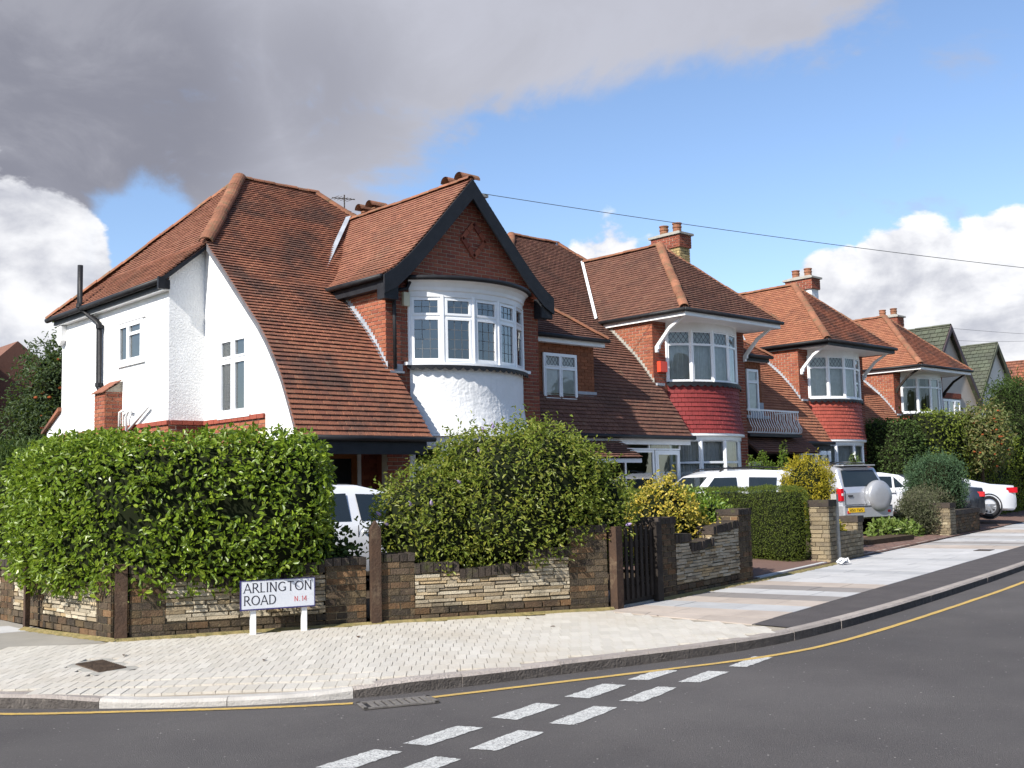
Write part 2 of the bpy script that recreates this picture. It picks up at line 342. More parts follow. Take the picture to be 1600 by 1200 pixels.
# ------------------------------------------------------------------ ground, road, pavement
m_asphalt = mat('asphalt', (.120, .110, .107), (.098, .090, .089), 1.2, .9, .25, 1.0, 150, stain=[(70, .42, .60, (.060, .055, .055), .55), (48, .66, .72, (.34, .32, .30), .7), (.5, .46, .66, (.085, .079, .079), .7), (.16, .45, .6, (.15, .139, .134), .5)], detail=8)
flecks(m_asphalt, 14, .11, (.55, .52, .48), 1.0); flecks(m_asphalt, 55, .22, (.26, .24, .23), .9); flecks(m_asphalt, 70, .25, (.05, .045, .045), .8)
m_asph2 = mat('dark_footway_asphalt', (.105, .094, .093), (.085, .077, .077), 3, .9, .2, .8, 220, stain=[(140, .62, .7, (.2, .19, .18), .4)])
m_white_line = mat('worn_white_line', (.66, .66, .63), (.50, .50, .48), 14, .8, .2, .7, 200, stain=[(75, .50, .60, (.12, .115, .115), .75), (5, .58, .75, (.2, .19, .18), .5)])
m_yellow_line = mat('worn_yellow_line', (.55, .37, .10), (.46, .32, .12), 9, .85, .2, .6, 180, stain=[(60, .56, .66, (.13, .11, .08), .6)])
m_block = mat('pale_paving_block', (.50, .465, .405), (.445, .415, .36), 3, .9, .2, .5, 120, rnd=.06, pal=[(.51, .475, .42), (.465, .435, .38), (.53, .50, .445), (.48, .45, .40)], stain=[(.8, .5, .7, (.42, .36, .28), .45), (18, .62, .72, (.3, .26, .2), .5)])
m_joint = mat('paving_joint', (.30, .265, .21), (.36, .32, .265), 6, .95, .1, .6, 90)
m_kerb = mat('granite_kerb', (.38, .335, .30), (.30, .265, .24), 5, .9, .25, 1.0, 60, rnd=.10, stain=[(30, .52, .66, (.20, .17, .155), .5), (60, .58, .68, (.5, .46, .42), .5)])
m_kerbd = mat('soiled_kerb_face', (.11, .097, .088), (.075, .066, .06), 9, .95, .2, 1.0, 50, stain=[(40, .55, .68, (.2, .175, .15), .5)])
m_kerbw = mat('pale_kerb', (.46, .435, .40), (.38, .36, .33), 7, .9, .25, .6, 70)
m_soil = mat('garden_soil', (.06, .042, .028), (.08, .06, .04), 7, .95, .1, .9, 40)
m_moss = mat('sandy_moss', (.28, .22, .10), (.16, .14, .06), 14, .95, .1, .9, 60)
m_drive = mat('brick_drive', (.20, .125, .10), (.16, .10, .08), 2.5, .9, .2, .6, 60, rnd=.14, pal=[(.22, .13, .10), (.17, .105, .085), (.20, .14, .12)], stain=[(1.2, .5, .7, (.12, .085, .07), .5)])
m_grass = mat('rough_ground', (.09, .10, .05), (.07, .075, .04), 4, .95, .1, .6, 50)
KERB = [(1.9, 60), (1.95, 14), (2.05, 10.6), (2.4, 9.25), (2.75, 8.72), (3.4, 7.98), (4.0, 7.42), (4.75, 6.98), (5.5, 6.74), (6.4, 6.55), (7.2, 6.36), (8.25, 6.14), (9.4, 6.10), (11.4, 6.36), (14.2, 6.84), (18.4, 7.66), (30, 10.1), (75, 19.6)]
def dense(pl, step):
    out = [V(*pl[0])]
    for a, b in zip(pl, pl[1:]):
        a, b = V(*a), V(*b); n = max(1, int(np.linalg.norm(b-a)/step))
        out += [a+(b-a)*(i+1)/n for i in range(n)]
    return out
def smooth_line(pl, it=2):
    p = [V(*q) for q in pl]
    for _ in range(it):
        q = [p[0]]
        for a, b in zip(p, p[1:]): q += [a*.75+b*.25, a*.25+b*.75]
        p = q+[p[-1]]
    return p
kl = smooth_line(KERB, 2)
kl = [p for i, p in enumerate(kl) if i == 0 or np.linalg.norm(p-kl[i-1]) > 1e-4]
def offset_line(pl, d):    # to the left of travel
    out = []
    for i, p in enumerate(pl):
        t = nrm(pl[min(i+1, len(pl)-1)]-pl[max(i-1, 0)]); out.append(p+d*V(-t[1], t[0]))
    return out
DROP = [V(3.5, 7.88), V(4.0, 7.42), V(4.35, 7.2)]
def drop_w(x, y):
    dd = 9
    for a, b in zip(DROP, DROP[1:]):
        t = np.clip(((V(x, y)-a) @ (b-a))/((b-a) @ (b-a)), 0, 1); dd = min(dd, np.linalg.norm(V(x, y)-a-(b-a)*t))
    t = max(0, min(1, 1-dd/.95)); return t*t*(3-2*t)
def zp(x, y): return .100-.034*drop_w(x, y)
ground = mk('ground', [(-400, -400, -.03), (900, -400, -.03), (900, 900, -.03), (-400, 900, -.03)], [(0, 1, 2, 3)], m_grass, kind='structure')
road = mk('road', [(-60, -60, 0), (120, -60, 0), (120, 60, 0), (-60, 60, 0)], [(0, 1, 2, 3)], m_asphalt, kind='structure')
# block of raised ground behind the kerb
inner = offset_line(kl, .125)
WALLPTS = [(4.55, 60), (4.40, 13), (4.60, 10.98), (7.05, 10.02), (9.7, 8.84), (10.7, 9.02), (13.65, 9.62), (17, 10.45), (27, 12.75), (75, 23.8)]
pv = [(p[0], p[1]) for p in inner]
def strip(name, a, b, z, m, parent=None, kind=None):   # quads between two dense lines of equal count
    n = len(a); vs = [(p[0], p[1], z(p[0], p[1]) if callable(z) else z) for p in list(a)+list(b)]
    return mk(name, vs, [(i, i+1, n+i+1, n+i) for i in range(n-1)], m, parent, kind=kind)
def resample(pl, n):
    p = np.array([q[:2] for q in pl]); s = np.r_[0, np.cumsum(np.linalg.norm(np.diff(p, axis=0), axis=1))]
    t = np.linspace(0, s[-1], n); return np.c_[np.interp(t, s, p[:, 0]), np.interp(t, s, p[:, 1])]
na = 700
A_ = resample(inner, na)
# pair each kerb point with a point on the wall line so that strips do not fold
wl = np.array(resample(WALLPTS, 4000))
def upto(lo, hi, step):
    return np.arange(lo, hi, step)
idx = np.linspace(0, 3999, na).astype(int)
# corners: use nearest-monotone matching
j = 0; B_ = []
for p in A_:
    dd = np.hypot(wl[:, 0]-p[0], wl[:, 1]-p[1]); dd[:j] = 1e9; j = int(np.argmin(dd[:min(len(dd), j+400)])); B_.append(wl[j])
B_ = np.array(B_)
rows_ = [A_*(1-t)+B_*t for t in np.linspace(0, 1, 9)]
vs = []; fs = []
for r_ in rows_: vs += [(p[0], p[1], zp(*p)-.012) for p in r_]
for k in range(8): fs += [(k*na+i, k*na+i+1, (k+1)*na+i+1, (k+1)*na+i) for i in range(na-1)]
pave = mk('pavement', vs, fs, m_joint, kind='structure')
# kerb stones
kerb = mk('kerb', [(p[0], p[1], .0) for p in kl]+[(p[0], p[1], -.06) for p in kl], [(i, i+1, len(kl)+i+1, len(kl)+i) for i in range(len(kl)-1)], m_kerb, kind='structure')
ck = resample([p for p in kl if -10 < p[1] < 22 and p[0] < 45], 1200); seg = np.r_[0, np.cumsum(np.linalg.norm(np.diff(ck, axis=0), axis=1))]
s = 0.0; rr = random.Random(4)
while s < seg[-1]-1:
    e = s+rr.uniform(.88, 1.05); s0 = s; s = e
    pts = [V(float(np.interp(q, seg, ck[:, 0])), float(np.interp(q, seg, ck[:, 1]))) for q in np.linspace(s0+.003, e-.003, 7)]; mid = pts[3]
    hh = [(.102-.046*drop_w(*(p+V(.05, .05)))) + rr.uniform(-.003, .003)*0 for p in pts]
    jz = rr.uniform(-.002, .002); out = offset_line(pts, rr.uniform(-.003, .003)); inn = offset_line(pts, .128); bev = offset_line(pts, .022)
    n = len(pts); vs = [(p[0], p[1], -.02) for p in out]+[(p[0], p[1], h+jz-.022) for p, h in zip(out, hh)]+[(p[0], p[1], h+jz) for p, h in zip(bev, hh)]+[(p[0], p[1], h+jz) for p, h in zip(inn, hh)]+[(p[0], p[1], -.02) for p in inn]
    fs = [(q*n+i, q*n+i+1, (q+1)*n+i+1, (q+1)*n+i) for q in range(4) for i in range(n-1)]+[(0, n, 2*n, 3*n, 4*n), (n-1, 5*n-1, 4*n-1, 3*n-1, 2*n-1)]
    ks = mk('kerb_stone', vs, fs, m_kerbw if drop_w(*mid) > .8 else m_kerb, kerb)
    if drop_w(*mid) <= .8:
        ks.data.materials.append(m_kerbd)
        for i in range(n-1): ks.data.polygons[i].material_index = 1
# paving blocks
BA = R(38.9); e_away = V(math.sin(BA), math.cos(BA), 0); e_right = V(math.cos(BA), -math.sin(BA), 0)
def S_block(u, v):
    p = e_right*u+e_away*v; z = zp(p[0], p[1]); q = V(p[0], p[1], z-.018)
    return q, e_right, e_away, V(0, 0, 1)
KI = np.array([(p[0], p[1]) for p in offset_line(kl, .135)])
def in_poly(x, y, poly):
    c = False; j = len(poly)-1
    for i in range(len(poly)):
        if (poly[i][1] > y) != (poly[j][1] > y) and x < (poly[j][0]-poly[i][0])*(y-poly[i][1])/(poly[j][1]-poly[i][1])+poly[i][0]: c = not c
        j = i
    return c
blk = [tuple(p) for p in KI if 1.5 < p[0] < 9.46 and p[1] < 11.6]+[(9.47, 8.78), (7.05, 9.97), (4.62, 10.92), (2.1, 12.1)]
MH = [(3.62, 9.87), (4.06, 9.95), (4.02, 9.12), (3.58, 9.04)]
pieces('paving_block', pave, m_block, S_block, [rect(-6, 4, 5.5, 13.5)], .25, .1, .020, .0042, .31, 0, 300, 3, .0006, ch=.006,
       keep=lambda P: in_poly(P[0], P[1], blk) and not in_poly(P[0], P[1], MH))
# mixed slabs to the right of the blocks, and the strip of asphalt at the kerb
def slabmat(n, c): return mat('slab_'+n, c, tuple(k*.88 for k in c), 2.5, .9, .2, .4, 90, rnd=.06, stain=[(1.5, .5, .7, tuple(k*.75 for k in c), .5)])
sl = {'buff': slabmat('buff', (.42, .36, .31)), 'blue': slabmat('blue', (.40, .40, .40)), 'dark': slabmat('dark', (.25, .23, .215)), 'white': slabmat('white', (.46, .455, .45)), 'grey': slabmat('grey', (.36, .345, .33))}
su = nrm(V(.978, .21, 0)); sv = V(-su[1], su[0], 0); so = V(9.5, 6.72, .098)
def S_slab(u, v): return so+su*u+sv*v, su, sv, V(0, 0, 1)
seq = ['buff', 'buff', 'blue', 'buff', 'dark', 'white', 'dark', 'buff', 'white', 'white', 'white', 'blue', 'white', 'white', 'white', 'white', 'blue', 'white', 'white', 'white', 'white', 'white', 'buff', 'buff', 'grey', 'dark', 'grey', 'white', 'blue', 'grey', 'grey', 'white', 'white', 'grey']
for i in range(60):
    nm = seq[i] if i < len(seq) else random.Random(i).choice(['white', 'grey', 'buff', 'blue'])
    u0 = -.02+i*.6
    ps = [rect(u0, u0+.594, 0.02, 2.3)]
    pieces('paving_slab', pave, sl[nm], lambda u, v: (so+su*u+sv*v-V(0, 0, .003), su, sv, V(0, 0, 1)), [[(p[0], p[1]) for p in ps[0]]], .76, .6, .006, .006, 0, 0, 20, i, .0006, v0=-.1*(i % 3), minarea=.02,
           keep=(lambda P: P[0] > 9.5) if i < 2 else None) if False else None
    vr = -.25*(i % 2); 
    while vr < 2.3:
        a, b = max(vr, .02), min(vr+.75, 2.35); vr += .75
        if b-a < .06: continue
        q = [so+su*(u0)+sv*a, so+su*(u0+.594)+sv*a, so+su*(u0+.594)+sv*(b-.006), so+su*u0+sv*(b-.006)]
        q = [p for p in q]
        if all(p[0] < 9.5 for p in q): continue
        q = [V(max(p[0], 9.5), p[1], p[2]+random.Random(i*9+a).uniform(-.0015, .0015)) for p in q]
        MB().prism([p-V(0, 0, .012) for p in q], (0, 0, .012)).mk('paving_slab', sl[nm], pave)
ia = [p for p in offset_line(kl, .13) if p[0] > 9.2 and p[1] < 18]
ia = [V(9.5, float(np.interp(9.5, [p[0] for p in ia], [p[1] for p in ia])))]+[p for p in ia if p[0] > 9.5]
ob = [V(p[0], so[1]+(p[0]-9.5)*su[1]/su[0]) for p in ia]
strip('footway_strip', ia, ob, .099, m_asph2, pave)
# left footway beside the garden wall; hedge shadow bands put into slab colours
lf = [(2.2, 12.3), (4.45, 11.2), (4.32, 30), (2.1, 30)]
m_lslab = slabmat('left_shade_grey', (.30, .28, .245)); 
MB().prism([(2.15, 12.1, .085), (4.48, 11.05, .085), (4.33, 30, .085), (2.08, 30, .085)], (0, 0, .012)).mk('footway_strip', m_lslab, pave)
for k in range(9):
    y0 = 12.9+k*1.9; MB().prism([(2.2, y0+.25, .094), (4.3, y0-.2, .094), (4.3, y0+.5, .094), (2.2, y0+.95, .094)], (0, 0, .006)).mk('paving_slab', sl['white'], pave)
# sandy moss in the joint at the foot of the walls
for a, b in (((4.28, 12.9), (4.55, 10.95)), ((4.55, 10.95), (7.05, 9.96)), ((7.05, 9.96), (9.66, 8.79)), ((10.72, 8.97), (13.7, 9.56)), ((13.7, 9.56), (17.2, 10.36))):
    a, b = V(*a), V(*b); d = nrm(b-a); nn = V(d[1], -d[0])*(1 if True else -1); ps = []; n = 46; r2 = random.Random(int(a[0]*7))
    for i in range(n+1): ps.append(a+(b-a)*i/n)
    o1 = [p+nn*(-.03) for p in ps]; o2 = [p+nn*r2.uniform(.02, .075) for p in ps]
    mk('moss_strip', [(p[0], p[1], .128) for p in o1]+[(p[0], p[1], .0985) for p in o2], [(i, i+1, n+2+i, n+1+i) for i in range(n)], m_moss, pave)
# gardens and drives
garden = mk('garden_soil', [(4.7, 11.0, .16), (7.1, 10.05, .16), (9.7, 8.95, .16), (10.7, 9.1, .16), (13.6, 9.75, .16), (13.6, 40, .16), (4.6, 40, .16)], [(0, 1, 2, 3, 4, 5, 6)], m_soil, kind='structure')
drive = mk('driveway', [(13.6, 9.66, .118), (75, 23.8, .118), (74, 28.7, .368), (12.6, 14.55, .368), (74, 45, .368), (12.6, 45, .368)], [(0, 1, 2, 3), (3, 2, 4, 5)], m_drive, kind='structure')
dvu = nrm(V(.978, .215, 0)); dvv = V(-dvu[1], dvu[0], 0)
pieces('drive_block', drive, m_drive, lambda u, v: (V(17, 10.5, .119+max(0, v)*.05)+dvu*u+dvv*v, dvu, dvv, V(0, 0, 1)), [rect(.2, 16, .04, 4.6)], .1, .2, .008, .005, .5, 0, 300, 5, .0015)
path = mk('garden_path', [(9.75, 8.9, .165), (10.7, 9.05, .165), (11.6, 15.4, .2), (9.6, 15.4, .2)], [(0, 1, 2, 3)], sl['buff'], kind='structure')
# edging line of the drives
MB().obox((14.0, 9.74, .1), V(3.2, .80, 0), V(-.02, .09, 0), V(0, 0, .03)).mk('edging', sl['white'], drive)
MB().obox((19.4, 11.05, .1), V(7.4, 1.70, 0), V(-.02, .09, 0), V(0, 0, .03)).mk('edging', sl['buff'], drive)
# road markings
for q in [[(3.42,5.43),(3.9,5.53),(3.98,5.36),(3.5,5.24)],[(4.11,5.53),(4.65,5.66),(4.73,5.49),(4.17,5.37)],[(4.97,5.68),(5.52,5.81),(5.59,5.63),(5.04,5.5)],[(5.82,5.82),(6.39,5.97),(6.47,5.79),(5.90,5.64)],[(6.66,5.94),(7.18,6.07),(7.24,5.9),(6.74,5.80)],
          [(3.46,4.97),(4.04,5.12),(4.1,4.96),(3.53,4.80)],[(4.29,5.12),(4.83,5.26),(4.9,5.09),(4.37,4.96)],[(5.1,5.26),(5.71,5.42),(5.78,5.26),(5.18,5.10)],[(5.96,5.41),(6.58,5.56),(6.64,5.42),(6.06,5.26)],[(6.84,5.57),(7.39,5.70),(7.47,5.54),(6.93,5.42)],[(7.68,5.70),(8.27,5.85),(8.31,5.69),(7.76,5.57)], [(2.6,5.22),(3.16,5.37),(3.22,5.2),(2.66,5.05)], [(2.65,4.78),(3.2,4.92),(3.26,4.75),(2.71,4.6)]]:
    r2 = random.Random(int(q[0][0]*100)); pts = []
    for a, b in zip(q, q[1:]+q[:1]):
        a, b = V(*a), V(*b); n = 12
        for i in range(n): pts.append(a+(b-a)*i/n+V(r2.uniform(-1, 1), r2.uniform(-1, 1))*(.008 if i else .004))
    mk('road_marking', [(p[0], p[1], .004) for p in pts], [list(range(len(pts)))], m_white_line, road)
yl = smooth_line([(1.85, 10.4), (2.2, 9.2), (2.67, 8.46), (3.36, 7.84), (4.06, 7.22), (4.62, 6.83)], 2)
yr = smooth_line([(5.16, 6.56), (5.92, 6.36), (7.03, 6.06), (8.25, 5.74), (9.3, 5.70), (10.92, 5.9), (13.18, 6.26), (16.28, 6.78), (30, 9.6), (60, 16)], 2)
for l_ in (yl, yr):
    d_ = resample([tuple(p) for p in l_], 260); r2 = random.Random(3)
    a = offset_line([V(*p) for p in d_], .034); b = offset_line([V(*p) for p in d_], -.034)
    strip('yellow_line', [p+V(r2.uniform(-.004, .004), r2.uniform(-.004, .004)) for p in a], [p+V(r2.uniform(-.004, .004), r2.uniform(-.004, .004)) for p in b], .005, m_yellow_line, road)
# drain grating at the kerb
m_iron = mat('cast_iron', (.05, .043, .038), (.085, .065, .05), 12, .7, .4, .5, 60, metal=.3)
dr = thing('drain_grate', (4.92, 6.74, 0), 'slotted iron drain grating set in the road against the kerb', 'drain')
du = nrm(V(.93, -.37, 0)); du = nrm(V(5.2, 6.62, 0)-V(4.64, 6.84, 0)); dn = V(du[1], -du[0], 0); o_ = V(4.63, 6.80, 0)
MB().obox(o_+V(0, 0, .003), du*.56, dn*.26, (0, 0, .003)).mk('pit', m_black, dr)
fr = MB(); fr.obox(o_+V(0, 0, .004), du*.56, dn*.03, (0, 0, .012)); fr.obox(o_+dn*.23+V(0, 0, .004), du*.56, dn*.03, (0, 0, .012)); fr.obox(o_+V(0, 0, .004), du*.03, dn*.26, (0, 0, .012)); fr.obox(o_+du*.53+V(0, 0, .004), du*.03, dn*.26, (0, 0, .012)); m_grate = mat('worn_grate', (.17, .155, .14), (.11, .10, .09), 15, .7, .4, .5, 60); fr.mk('frame', m_grate, dr)
for i in range(8): MB().obox(o_+du*(.075+i*.058)+dn*.02+V(0, 0, .004), du*.036, dn*.22, (0, 0, .011)).mk('bar', m_grate, dr)
mc = thing('manhole_cover', (3.82, 9.5, .1), 'rusty ribbed iron manhole cover framed by pale concrete in the block paving', 'manhole cover')
MB().prism([(p[0], p[1], .088) for p in MH], (0, 0, .012)).mk('surround', m_concrete, mc)
MI = [(3.70, 9.77), (3.96, 9.82), (3.93, 9.22), (3.67, 9.17)]
m_rust = mat('rusty_iron', (.13, .09, .06), (.08, .055, .04), 15, .8, .3, .7, 60, metal=.2)
MB().prism([(p[0], p[1], .098) for p in MI], (0, 0, .006)).mk('lid', m_rust, mc)
for i in range(14):
    a = V(*MI[0])+(V(*MI[3])-V(*MI[0]))*(i+.5)/14; b = V(*MI[1])+(V(*MI[2])-V(*MI[1]))*(i+.5)/14
    MB().tube([(a[0], a[1], .105), (b[0], b[1], .105)], .008, 5).mk('rib', m_rust, mc)
# small covers further along the footway
for i, (x, y, lb) in enumerate(((21.6, 9.6, 'small flat iron cover in the pale slabs before the planter'),)):
    MB().obox((x, y, .1), su*.5, sv*.3, (0, 0, .006)).mk('water_cover', m_iron)
    tag(bpy.data.objects[-1] if False else COL.objects[-1], lb, 'cover')
# ------------------------------------------------------------------ building blocks for the houses
def window(parent, o, eu, W, H, cols, rows, fr=.055, depth=.06, lead=None, curtain=None, glass=None, mf=None, name='window', sash=.035, leadn=(3, 5), label=None, setback=.0, back=False, mback=None):
    o = np.asarray(o, float); eu = nrm(eu); up = V(0, 0, 1); n = np.cross(eu, up); mf = mf or m_pvc; glass = glass or m_glass
    o = o-n*setback
    cs = np.r_[0, np.cumsum(np.array(cols, float)/sum(cols))]*W; rs = np.r_[0, np.cumsum(np.array(rows, float)/sum(rows))]*H
    mb = MB(); B = lambda u0, u1, v0, v1, d0, d1: mb.obox(o+eu*u0+up*v0+n*d0, eu*(u1-u0), up*(v1-v0), n*(d1-d0))
    B(0, W, 0, fr, -depth, .012); B(0, W, H-fr, H, -depth, .012); B(0, fr, fr, H-fr, -depth, .012); B(W-fr, W, fr, H-fr, -depth, .012)
    for c in cs[1:-1]: B(c-fr*.5, c+fr*.5, fr, H-fr, -depth, .010)
    for r in rs[1:-1]:
        for a, b in zip(cs, cs[1:]): B(a+fr*.5, b-fr*.5, r-fr*.45, r+fr*.45, -depth, .008)
    cells = []
    for a, b in zip(cs, cs[1:]):
        for c, d in zip(rs, rs[1:]):
            u0 = a+(fr if a == 0 else fr*.5); u1 = b-(fr if b > W-1e-6 else fr*.5); v0 = c+(fr if c == 0 else fr*.45); v1 = d-(fr if d > H-1e-6 else fr*.45)
            if sash:
                s = sash; B(u0, u1, v0, v0+s, -depth*.6, .022); B(u0, u1, v1-s, v1, -depth*.6, .022); B(u0, u0+s, v0+s, v1-s, -depth*.6, .022); B(u1-s, u1, v0+s, v1-s, -depth*.6, .022)
                u0 += s; u1 -= s; v0 += s; v1 -= s
            cells.append((u0, u1, v0, v1))
    w = mb.mk(name, mf, parent)
    if label: w['label'] = label
    for (u0, u1, v0, v1) in cells:
        P = lambda u, v, d: o+eu*u+up*v+n*d
        mk('pane', [P(u0, v0, -.012), P(u1, v0, -.012), P(u1, v1, -.012), P(u0, v1, -.012)], [(0, 1, 2, 3)], glass, w)
        if lead:
            lm = MB(); t = .006; tall = (v1-v0) > (u1-u0)*.95
            if lead == 'mixed' and tall: pass
            elif lead == 'square':
                nc = leadn[0]; nr = max(2, int(round((v1-v0)/((u1-u0)/nc)/1.25)))
                for i in range(1, nc): u = u0+(u1-u0)*i/nc; lm.obox(P(u-t, v0, -.011), eu*2*t, up*(v1-v0), n*.004)
                for i in range(1, nr): v = v0+(v1-v0)*i/nr; lm.obox(P(u0, v-t, -.011), eu*(u1-u0), up*2*t, n*.0042)
            elif lead == 'diamond' or lead == 'mixed':
                st = (u1-u0)/leadn[0]; pitch = 1.35
                for sgn in (1, -1):
                    k = -40
                    while k < 40:
                        # line v = v0 + pitch*sgn*(u-uk)
                        uk = u0+k*st; a_, b_ = (uk, v0), (uk+sgn*(v1-v0)/pitch, v1); k += 1
                        lo, hi = 0., 1.
                        du_ = b_[0]-a_[0]; t0 = (u0-a_[0])/du_; t1 = (u1-a_[0])/du_
                        if t0 > t1: t0, t1 = t1, t0
                        lo = max(lo, t0); hi = min(hi, t1)
                        if hi-lo < .03: continue
                        p = P(a_[0]+du_*lo, v0+(v1-v0)*lo, -.0105); q = P(a_[0]+du_*hi, v0+(v1-v0)*hi, -.0105); d = nrm(q-p); sd = np.cross(n, d)*t
                        lm.add([p-sd, p+sd, q+sd, q-sd], [(0, 1, 2, 3)])
            if lm.v: lm.mk('leading', m_leading, w)
    if back: mk('backing', [o+eu*fr+up*fr-n*.020, o+eu*(W-fr)+up*fr-n*.020, o+eu*(W-fr)+up*(H-fr)-n*.020, o+eu*fr+up*(H-fr)-n*.020], [(0, 1, 2, 3)], mback or m_backing, w)
    if curtain:
        nn = 40; a, b = curtain[:2]; amp = .035; d0 = -depth-.06; zz0, zz1 = .05, H-.05
        vs = []; 
        for i in range(nn+1):
            u = W*(a+(b-a)*i/nn); dd = d0-amp*(1+math.sin(i*1.9)+.5*math.sin(i*3.7+1)); vs += [o+eu*u+up*zz0+n*dd, o+eu*u+up*zz1+n*dd]
        mk('curtain', vs, [(2*i, 2*i+2, 2*i+3, 2*i+1) for i in range(nn)], m_net, w, True)
    return w
m_backing = mat('dim_grey_backing', (.16, .16, .15), (.13, .13, .125), 3, .9)  # grey sheet close behind panes; the dim room is put into its colour
PROF = [(-.70, 2.50), (-.55, 2.83), (-.38, 3.18), (-.18, 3.56), (.05, 3.90), (.32, 4.25), (.62, 4.58), (.95, 4.88), (1.35, 5.25), (1.85, 5.71), (2.5, 6.29), (5.0, 8.47)]
_pa = np.array(PROF); _ps = np.r_[0, np.cumsum(np.linalg.norm(np.diff(_pa, axis=0), axis=1))]
VR = _ps[-1]
def v_of(ly): return float(np.interp(ly, _pa[:, 0], _ps))
def z_of(ly): return float(np.interp(ly, _pa[:, 0], _pa[:, 1]))
def S_cat(cy, zo):
    def S(u, v):
        y = np.interp(v, _ps, _pa[:, 0]); z = np.interp(v, _ps, _pa[:, 1]); a = np.array([np.interp(v+.06, _ps, _pa[:, 0])-np.interp(v-.06, _ps, _pa[:, 0]), np.interp(v+.06, _ps, _pa[:, 1])-np.interp(v-.06, _ps, _pa[:, 1])])
        if v < .07: a = _pa[1]-_pa[0]
        a = a/np.linalg.norm(a); ev = V(0, a[0], a[1]); eu = V(1, 0, 0)
        return V(u, cy+y, z+zo), eu, ev, np.cross(eu, ev)
    return S
def tiles(parent, m, S, polys, nmax=300, seed=1, name='roof_tile', gauge=.098, width=.17, lift=.026, thick=.012, deck=True, jit=.0014):
    def S2(u, v):
        P, eu, ev, n = S(u, v); q = Vector((P[0]*.9, P[1]*.9, P[2]*.9)); return P+n*(.010*mnoise.noise(q)+.004*mnoise.noise(q*3.7)), eu, ev, n
    pieces(name, parent, m, S2, polys, gauge, width, thick, .003, .5, lift, nmax, seed, jit, over=.10, minarea=.05)
def deck_from(S, polys, m, parent, name='roof_deck', drop=.026, nv=14):
    mb = MB()
    for poly in polys:
        poly = ccw(list(poly)); vs_ = sorted(set([round(p[1], 4) for p in poly]+list(np.linspace(min(p[1] for p in poly), max(p[1] for p in poly), nv))))
        for a, b in zip(vs_, vs_[1:]):
            pc = clip(poly, [(-1e3, a), (1e3, a), (1e3, b), (-1e3, b)])
            if len(pc) < 3: continue
            vs = []
            for u, v in pc: P, eu, ev, n = S(u, v); vs.append(P-n*drop)
            mb.add(vs, [list(range(len(vs)))])
    return mb.mk(name, m, parent)
_half = None
def ridge_line(parent, p0, p1, r=.11, m=None, seg=.32, name='ridge_tile', up=(0, 0, 1), lift=.0, flat=.75):
    global _half
    m = m or m_ridge; p0, p1 = np.asarray(p0, float), np.asarray(p1, float); Ltot = np.linalg.norm(p1-p0); n = max(1, int(round(Ltot/seg))); d = (p1-p0)/Ltot
    side = nrm(np.cross(d, V(*up))); upv = np.cross(side, d); key = ('half', m.name)
    if key not in UNIT:
        vs = []; K = 8
        for x, s in ((-.5, 1.0), (.52, 1.06)):
            for rr in (1.0, .82):
                for k in range(K+1): a = math.pi*k/K; vs.append((x, math.cos(a)*rr*s, math.sin(a)*rr*s))
        q = K+1; fs = []
        for k in range(K): fs += [(k, k+1, 2*q+k+1, 2*q+k), (q+k, 3*q+k, 3*q+k+1, q+k+1), (k, q+k, q+k+1, k+1), (2*q+k, 2*q+k+1, 3*q+k+1, 3*q+k)]
        me = bpy.data.meshes.new(name); me.from_pydata(vs, [], fs); me.materials.append(m); UNIT[key] = me
    org = ORG[parent.name]; rg = random.Random(int(abs(p0[0]*31+p0[1]*17)))
    for i in range(n):
        c = p0+(p1-p0)*(i+.5)/n+upv*(lift+rg.uniform(-.008, .008)-.012*math.sin(math.pi*(i+.5)/n))+side*rg.uniform(-.008, .008)-org; o = bpy.data.objects.new(name, UNIT[key]); COL.objects.link(o); o.parent = parent
        c = c-upv*.022; a, b, e = d*(Ltot/n), side*r, upv*r*flat
        o.matrix_local = Matrix(((a[0], b[0], e[0], c[0]), (a[1], b[1], e[1], c[1]), (a[2], b[2], e[2], c[2]), (0, 0, 0, 1)))
def arc_pts(xa, xb, y, dep, n):
    half = (xb-xa)/2; Rr = (half**2+dep**2)/(2*dep); th = math.asin(half/Rr); c = (xa+xb)/2
    return [(c+Rr*math.sin(t), y+(Rr-dep)-Rr*math.cos(t)) for t in np.linspace(-th, th, n+1)], Rr, th, c
def arc_ring(mb, xa, xb, y, dep, prof, n=40):     # prof: (offset out, z)
    pts, Rr, th, c = arc_pts(xa, xb, y, dep, n); cyc = y+(Rr-dep); vs = []
    for off, z in prof:
        for t in np.linspace(-th, th, n+1): vs.append((c+(Rr+off)*math.sin(t), cyc-(Rr+off)*math.cos(t), z))
    q = n+1; return mb.add(vs, [(i*q+k, i*q+k+1, (i+1)*q+k+1, (i+1)*q+k) for i in range(len(prof)-1) for k in range(n)])
def scallop(parent, xa, xb, y, dep, z0, off, drop, count, m, zig=False, name='scalloped_trim'):
    _, Rr, th, c = arc_pts(xa, xb, y, dep, 4); cyc = y+(Rr-dep); rr = Rr+off; n = count*8; vs = []
    for k in range(n+1):
        t = -th+2*th*k/n; ph = (k % 8)/8; w = (1-abs(2*ph-1)) if zig else math.sin(math.pi*ph); zb = z0-drop*(.45+.55*w)
        for ro in (rr, rr+.014):
            for z in (z0, zb): vs.append((c+ro*math.sin(t), cyc-ro*math.cos(t), z))
    fs = []
    for k in range(n):
        a = 4*k; b = a+4; fs += [(a+2, b+2, b+3, a+3), (a+3, b+3, b+1, a+1), (a, a+1, b+1, b)]
    return mk(name, vs, fs, m, parent)
